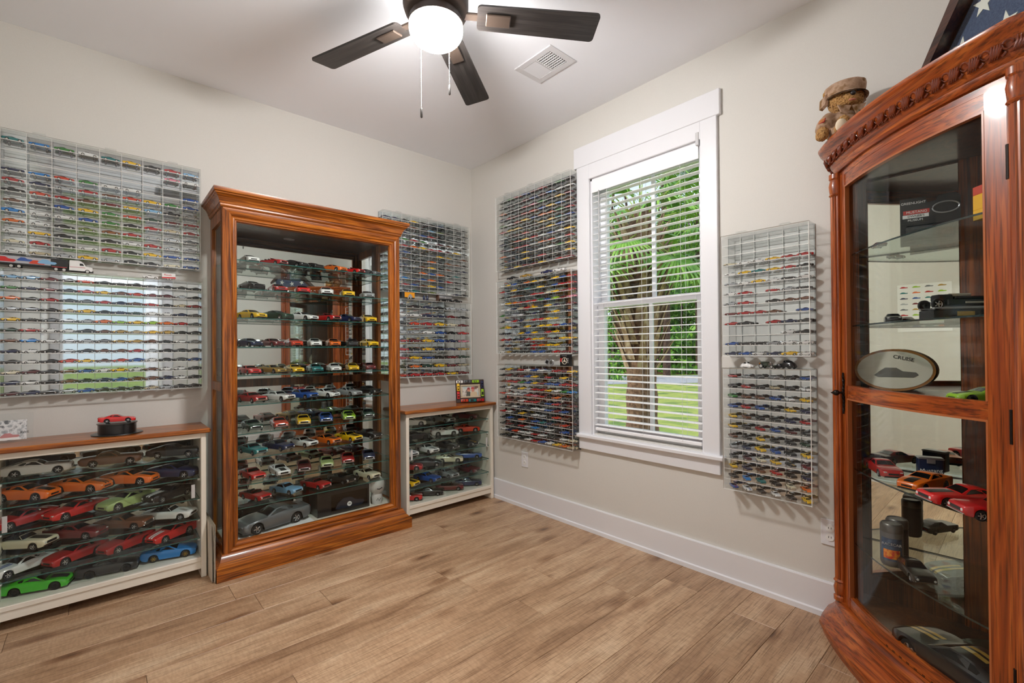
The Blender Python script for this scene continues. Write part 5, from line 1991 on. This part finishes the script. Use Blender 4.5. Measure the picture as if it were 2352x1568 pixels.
# cans
for k, (x, y, lab) in enumerate(((2.135, .335, 'grey ribbed can lettered RACECAR on the curio shelf'), (2.205, .330, 'dark can standing behind the RACECAR can'))):
    t = thing('drink_can', lab, 'can', (x, y, S4))
    c = Vector((x, y, S4))
    MB().lathe([(.028, 0), (.031, .004), (.033, .012), (.033, .12)], 28, c).obj('can_body', mat('can_grey_%d' % k, (112, 112, 116) if k == 0 else (52, 54, 62), .35, .6), t, 40)
    MB().lathe([(.0335, .12), (.0335, .142), (.030, .149), (.028, .151), (.027, .148)], 28, c).obj('lid', mat('can_lid', (96, 92, 88), .35, .6), t, 40)
    if k == 0:
        fd = (Vector((0, 0, 0))-c)
        fa = math.atan2(fd.y, fd.x)
        rows = []
        for z in (.022, .102):
            rows.append([(c.x+.0336*math.cos(fa+a), c.y+.0336*math.sin(fa+a), S4+z) for a in [(-1.0+.2*i) for i in range(11)]])
        MB().grid(rows).obj('printed_label', speckle('can_label', (40, 62, 92), (66, 92, 120), 60, .4), t, 60)
        rows = []
        for z in (.03, .062):
            rows.append([(c.x+.0339*math.cos(fa+a), c.y+.0339*math.sin(fa+a), S4+z) for a in [(-.75+.15*i) for i in range(11)]])
        MB().grid(rows).obj('printed_flames', speckle('can_flames', (196, 40, 20), (240, 150, 40), 90, .4), t, 60)
        rg = Vector((-math.sin(fa), math.cos(fa), 0))
        if rg.dot(CR) < 0:
            rg = -rg
        q = c+Vector((math.cos(fa), math.sin(fa), 0))*.0345
        lettering('RACECAR', .0125, Matrix.Translation(-c) @ basis((q.x, q.y, S4+.082), rg, (0, 0, 1)), M_silver, t)
put_car('model_car', 'fastback', 'black', 'black model fastback next to the cans inside the curio', (2.085, .268, S4), math.radians(-152), .175, None)
# curio deck
put_car('large_model_car', 'modern', 'black', 'large black model coupe with gold stripes on the curio floor', (1.95, .13, .158), math.radians(50), .40, None, stripe='gold', wheel='alloy', cat='model car')
put_car('model_car', 'fastback', 'dark green', 'dark green model fastback at the back of the curio floor', (2.20, .06, .158), math.radians(125), .20, None)
# upper shelves
S1, S2 = 1.557, 1.27
bk_ = thing('blister_pack', 'black museum souvenir blister card on the top curio shelf', 'toy pack', (2.275, .235, S1), None, math.radians(-78))
m = MB()
cd = [(-.083, 0), (.083, 0), (.083, .165), (.072, .178), (.025, .178), (.018, .160), (-.005, .156), (-.012, .178), (-.083, .178)]
part('card', m.prism(cd, -.002, .002).mesh('card', mat('card_black', (30, 32, 34), .35, 0, .3)), bk_)
part('red_band', MB().box(-.074, .0, -.0026, -.002, .118, .133).mesh('red_band', mat('band_red', (196, 66, 60), .5)), bk_)
part('white_band', MB().box(-.076, -.002, -.0026, -.002, .104, .117).mesh('white_band', M_paper), bk_)
lettering('GREENLIGHT', .012, basis((-.045, -.0026, .160), (1, 0, 0), (0, 0, 1)), M_paper, bk_)
lettering('MUSTANG', .0125, basis((-.036, -.003, .1255), (1, 0, 0), (0, 0, 1)), M_paper, bk_)
lettering("OWNER'S", .011, basis((-.038, -.003, .1105), (1, 0, 0), (0, 0, 1)), M_black, bk_)
lettering('MUSEUM', .011, basis((-.040, -.0026, .096), (1, 0, 0), (0, 0, 1)), M_paper, bk_)
el = [(.044+.036*math.cos(a), -.0035, .130+.020*math.sin(a)) for a in [2*PI*k/24 for k in range(25)]]
part('oval_emblem', MB().tube(el, .0025, 6).mesh('oval_emblem', M_silver), bk_)
part('blister', MB().rbox(-.07, .066, -.03, -.002, .02, .072, .006).mesh('blister', clear('blister_clear', (196, 210, 220), .8, .08)), bk_)
put_car('toy_car', 'sport', 'dark red', 'dark red toy car beside the museum card in the curio', (2.20, .37, S1), math.radians(-150), .075, None, toy=True)
yb_ = thing('toy_carton', 'yellow and red toy carton on the top curio shelf', 'box', (1.98, .055, S1), None, math.radians(-48))
part('carton', MB().rbox(-.05, .05, -.02, .02, 0, .03, .001).rbox(-.05, -.026, -.02, .02, .03, .075, .001).rbox(.026, .05, -.02, .02, .03, .075, .001).mesh('carton', mat('carton_yellow', (236, 176, 30), .45)), yb_)
part('carton_top', MB().rbox(-.05, .05, -.02, .02, .075, .10, .001).mesh('carton_top', mat('carton_red', (196, 60, 36), .45)), yb_)
part('printed_oval', MB().prism([(.02+.015*math.cos(a), .014+.006*math.sin(a)) for a in [2*PI*k/14 for k in range(14)]], -.0208, -.02).mesh('printed_oval', M_silver), yb_)
put_car('model_car', 'sport', 'black', 'low black model car on the second curio shelf', (2.215, .335, S2), math.radians(-168), .13, None)
ch_ = thing('chassis_model', 'black and silver model car chassis on the second curio shelf', 'model', (2.07, .145, S2), None, math.radians(-48))
m = MB().rbox(-.10, .10, -.03, .03, .0, .028, .002)
part('base', m.mesh('base', M_black), ch_)
part('name_plate', MB().box(-.03, .02, -.0312, -.03, .008, .022).mesh('name_plate', mat('plate_yellow', (226, 186, 70), .4)), ch_)
part('frame_rail', MB().rbox(-.10, .10, -.032, -.024, .030, .038, .002).rbox(-.10, .10, .024, .032, .030, .038, .002).mesh('frame_rail', M_silver), ch_)
m = MB()
m.rbox(-.05, .09, -.022, .022, .042, .062, .003).rbox(-.075, -.03, -.018, .018, .055, .078, .004).rbox(-.02, .07, -.012, .012, .062, .072, .003)
part('engine_block', m.mesh('engine_block', mat('engine_dark', (42, 44, 46), .4, .5)), ch_)
part('manifold', MB().rbox(-.04, .03, -.008, .008, .072, .082, .002).rbox(.0, .08, -.024, -.020, .048, .054, .001).mesh('manifold', mat('manifold_cream', (214, 208, 190), .4)), ch_)
for x in (-.085, .07):
    for s in (-1, 1):
        part('wheel', WH['alloy'], ch_, (x, s*.028, .046), scale=(.018, s*.011, .018))
ck = thing('oval_plaque', 'oval wooden plaque lettered CRUISE leaning in the curio', 'plaque', (2.285, .345, 1.010), None, math.radians(-80))
CT = Matrix.Rotation(math.radians(-14), 4, 'X')
ell = lambda a, b, z: [(a*math.cos(2*PI*k/36), z+b*math.sin(2*PI*k/36)) for k in range(36)]
part('rim', MB().prism(ell(.122, .083, .083), -.008, .010).xf(CT).mesh('rim', mat('plaque_rim', (150, 96, 36), .35, .2)), ck)
part('face', MB().prism(ell(.113, .074, .083), -.0095, -.008).xf(CT).mesh('face', mat('plaque_face', (206, 200, 182), .45)), ck)
part('engraving', MB().prism([(-.06+u*1.9, .05+v*1.7) for u, v in csil], -.0105, -.0095).xf(CT).mesh('engraving', mat('engrave_grey', (96, 92, 84), .5)), ck)
lettering('CRUISE', .02, CT @ basis((.03, -.0108, .128), (1, 0, -.25), (.25, 0, 1)), M_black, ck)
put_car('model_car', 'modern', 'lime', 'lime and black model muscle car behind the curio rail', (1.955, .085, 1.010), math.radians(126), .17, None, hood=True, wheel='dark')

# poster with rows of car drawings on the left wall, seen in the curio mirror
po = thing('car_chart', 'white paper chart with rows of small car drawings', 'poster', (XL, .57, 1.30))
MB().box(XL, XL+.0015, .40, .74, 1.31, 1.71).obj('sheet', M_paper, po)
pcs = ['red', 'blue', 'silver', 'lime', 'teal', 'dark red', 'grey', 'orange', 'navy', 'gold']
for i in range(8):
    for j in range(4):
        y, z = .725-j*.08, 1.68-i*.047
        MB().prism([(y-u*.8, z+v*.6) for u, v in csil], XL+.0015, XL+.0022, 'yz').obj('printed_car', paint(pcs[(i*4+j*3) % 10]), po)

# flag case on top of the curio
fl = thing('flag_case', 'dark triangular flag case leaning on the curio top', 'flag case', (0, 0, 2.003))
p0 = cp(-.02, .47, 2.003)
fl.location = p0
fl.rotation_euler = (0, 0, math.atan2(CE.y, CE.x))
fw_, fh_ = .64, .32
TF = Matrix.Rotation(math.radians(8), 4, 'X')


def tri(k, z=0.):
    return [(k, k*.45+z), (fw_-k, k*.45+z), (fw_/2, fh_-k*1.05+z)]


o_, i_ = tri(0), tri(.05)
for a, b, nm in ((0, 1, 'bottom_rail'), (1, 2, 'side_rail'), (2, 0, 'side_rail')):
    m = MB()
    m.prism([o_[a], o_[b], i_[b], i_[a]], -.045, .045)
    part(nm, m.xf(TF).mesh(nm, wood('flag_wood', (38, 18, 10), (62, 32, 18), (84, 46, 28), 'x')), fl)
part('flag', MB().prism(tri(.045), .0, .012).xf(TF).mesh('flag', speckle('flag_blue', (62, 74, 104), (76, 90, 120), 220, .85, .2)), fl)
part('glass', MB().prism(tri(.046), -.024, -.021).xf(TF).mesh('glass', M_cabglass), fl)


def star(cx, cz, r, rot=0.):
    return [(cx+(r if k % 2 == 0 else r*.42)*math.sin(rot+PI*k/5), cz+(r if k % 2 == 0 else r*.42)*math.cos(rot+PI*k/5)) for k in range(10)]


for (x, z, ro) in ((.17, .075, .3), (.30, .06, .1), (.43, .08, -.2), (.25, .15, .2), (.38, .16, 0.), (.32, .23, .1)):
    part('star', MB().prism(star(x, z, .032, ro), -.0015, .0).xf(TF).mesh('star', mat('star_white', (236, 234, 226), .8)), fl)

# ================================================================== PLUSH BEAR IN CAMOUFLAGE
bear = thing('teddy_bear', 'brown teddy bear in desert camouflage cap and jacket', 'teddy bear', (2.245, .488, 2.003), None, 0)
# bear's own axes: looks along -Y of its frame, i.e. toward the room
bear.rotation_euler = (0, 0, math.radians(-52))
FUR = speckle('bear_fur', (150, 104, 54), (196, 152, 94), 130, .95, .9, (118, 78, 40))
CAMO = speckle('camo_cloth', (120, 84, 40), (182, 152, 128), 26, .9, 0, (150, 118, 92))


def blend(mb, name, m, vox, smooth_it=4, disp=0.):
    me = mb.mesh(name, m, 60)
    o = part(name, me, bear)
    r = o.modifiers.new('blend', 'REMESH')
    r.mode = 'VOXEL'
    r.voxel_size = vox
    r.use_smooth_shade = True
    s = o.modifiers.new('smooth', 'SMOOTH')
    s.iterations = smooth_it
    s.factor = .5
    if disp:
        tx = bpy.data.textures.new('fur_noise', 'CLOUDS')
        tx.noise_scale = .006
        d = o.modifiers.new('fur', 'DISPLACE')
        d.texture = tx
        d.strength = disp
        d.mid_level = .4
    return o


hd0 = MB()
hc = Vector((.004, -.01, .172))
hd0.ball(hc, (.062, .054, .056), 20, 14)
hd0.ball(hc+Vector((-.004, -.044, -.018)), (.032, .026, .024), 16, 10)
hd0.ball((.0, .0, .065), (.062, .052, .07), 18, 12)
# arms ending in paws, legs ending in feet
hd0.tube([(-.05, -.01, .095), (-.085, -.03, .06), (-.10, -.05, .025)], [.022, .021, .021], 12)
hd0.ball((-.103, -.055, .018), (.022, .024, .02), 14, 9)
hd0.tube([(.05, -.01, .095), (.085, -.03, .062), (.098, -.05, .03)], [.022, .021, .02], 12)
hd0.ball((.10, -.054, .022), (.022, .024, .02), 14, 9)
for s in (-1, 1):
    hd0.tube([(s*.03, -.02, .03), (s*.045, -.075, .026), (s*.05, -.10, .026)], [.03, .026, .026], 12)
    hd0.ball((s*.05, -.108, .036), (.024, .018, .034), 14, 9)
    hd0.ball((s*.056, .004, .205), (.017, .010, .018), 12, 8)
blend(hd0, 'body', FUR, .0042, 4, .006)
jk = MB()
jk.ball((.0, .002, .072), (.071, .060, .062), 18, 12)
jk.tube([(-.048, -.005, .105), (-.082, -.026, .07), (-.096, -.044, .042)], [.03, .028, .027], 12)
jk.tube([(.048, -.005, .105), (.082, -.026, .072), (.094, -.044, .046)], [.03, .028, .027], 12)
jk.tube([(-.03, -.02, .022), (-.045, -.07, .022), (-.048, -.088, .024)], [.036, .031, .030], 12)
jk.tube([(.03, -.02, .022), (.045, -.07, .022), (.048, -.088, .024)], [.036, .031, .030], 12)
blend(jk, 'jacket', CAMO, .0055, 3)
cl = MB()
for s in (-1, 1):
    cl.prism([(s*.002, .125), (s*.05, .130), (s*.038, .104), (s*.016, .092)], -.066, -.060)
part('collar', cl.mesh('collar', CAMO), bear)
cap = MB()
rows = []
for (rx, ry, z) in ((.066, .060, .185), (.070, .064, .200), (.072, .066, .216), (.070, .062, .232), (.058, .05, .240), (.02, .02, .243)):
    rows.append([(.004+rx*math.cos(a), -.008+ry*math.sin(a), z+.10*(.004+rx*math.cos(a))-.16*ry*math.sin(a)*(-1)*.35) for a in [2*PI*k/22 for k in range(22)]])
cap.grid(rows, cu=True).face(rows[-1])
br = []
for rr2, dz in ((1.0, 0), (1.30, -.012)):
    br.append([(.004+.066*rr2*math.cos(a)*(1 if rr2 == 1 else .9), -.008+.060*rr2*math.sin(a)*1.0, .190+dz) for a in [PI+PI*k/12 for k in range(13)]])
cap.grid(br)
cap.grid([[(x, y, z-.004) for x, y, z in r] for r in br])
for s in (-1, 1):
    cap.prism([(s*.060, .205), (s*.072, .196), (s*.074, .16), (s*.062, .155)], -.02, .03)
part('cap', cap.mesh('cap', CAMO, 50), bear)
part('nose', MB().ball((-.002, -.079, .166), (.010, .008, .009), 12, 8).mesh('nose', M_black, 60), bear)
for s in (-1, 1):
    part('eye', MB().ball((s*.022+.004, -.060, .186), (.0055, .004, .0055), 10, 8).mesh('eye', M_black, 60), bear)
part('mouth', MB().ball((-.002, -.072, .143), (.014, .007, .0045), 12, 8).mesh('mouth', mat('bear_lip', (206, 130, 110), .6), 60), bear)
pw2 = MB()
pw2.ball((.035, -.112, .040), (.030, .016, .040), 16, 10)
part('foot_pad', pw2.mesh('foot_pad', mat('pad_cream', (222, 206, 180), .9), 60), bear)
part('foot_pad', MB().ball((-.062, -.118, .026), (.022, .012, .026), 14, 9).mesh('foot_pad', MATS['pad_cream'], 60), bear)
fp_ = MB().box(-.012, .012, -.0015, .0015, -.009, .009)
pt = part('flag_patch', fp_.mesh('flag_patch', mat('patch_red', (176, 40, 46), .8)), bear, (-.100, -.052, .078), (math.radians(-25), 0, math.radians(-60)))
st_ = MB()
for k in range(4):
    st_.box(-.011, .011, -.0022, -.0015, -.0075+k*.0044, -.0055+k*.0044)
part('patch_stripe', st_.mesh('patch_stripe', paint('gold')), pt)
part('name_tape', MB().box(-.016, .016, -.001, .001, -.004, .004).mesh('name_tape', mat('tape_green', (62, 84, 66), .8)), bear, (.038, -.064, .098), (math.radians(-10), 0, math.radians(18)))
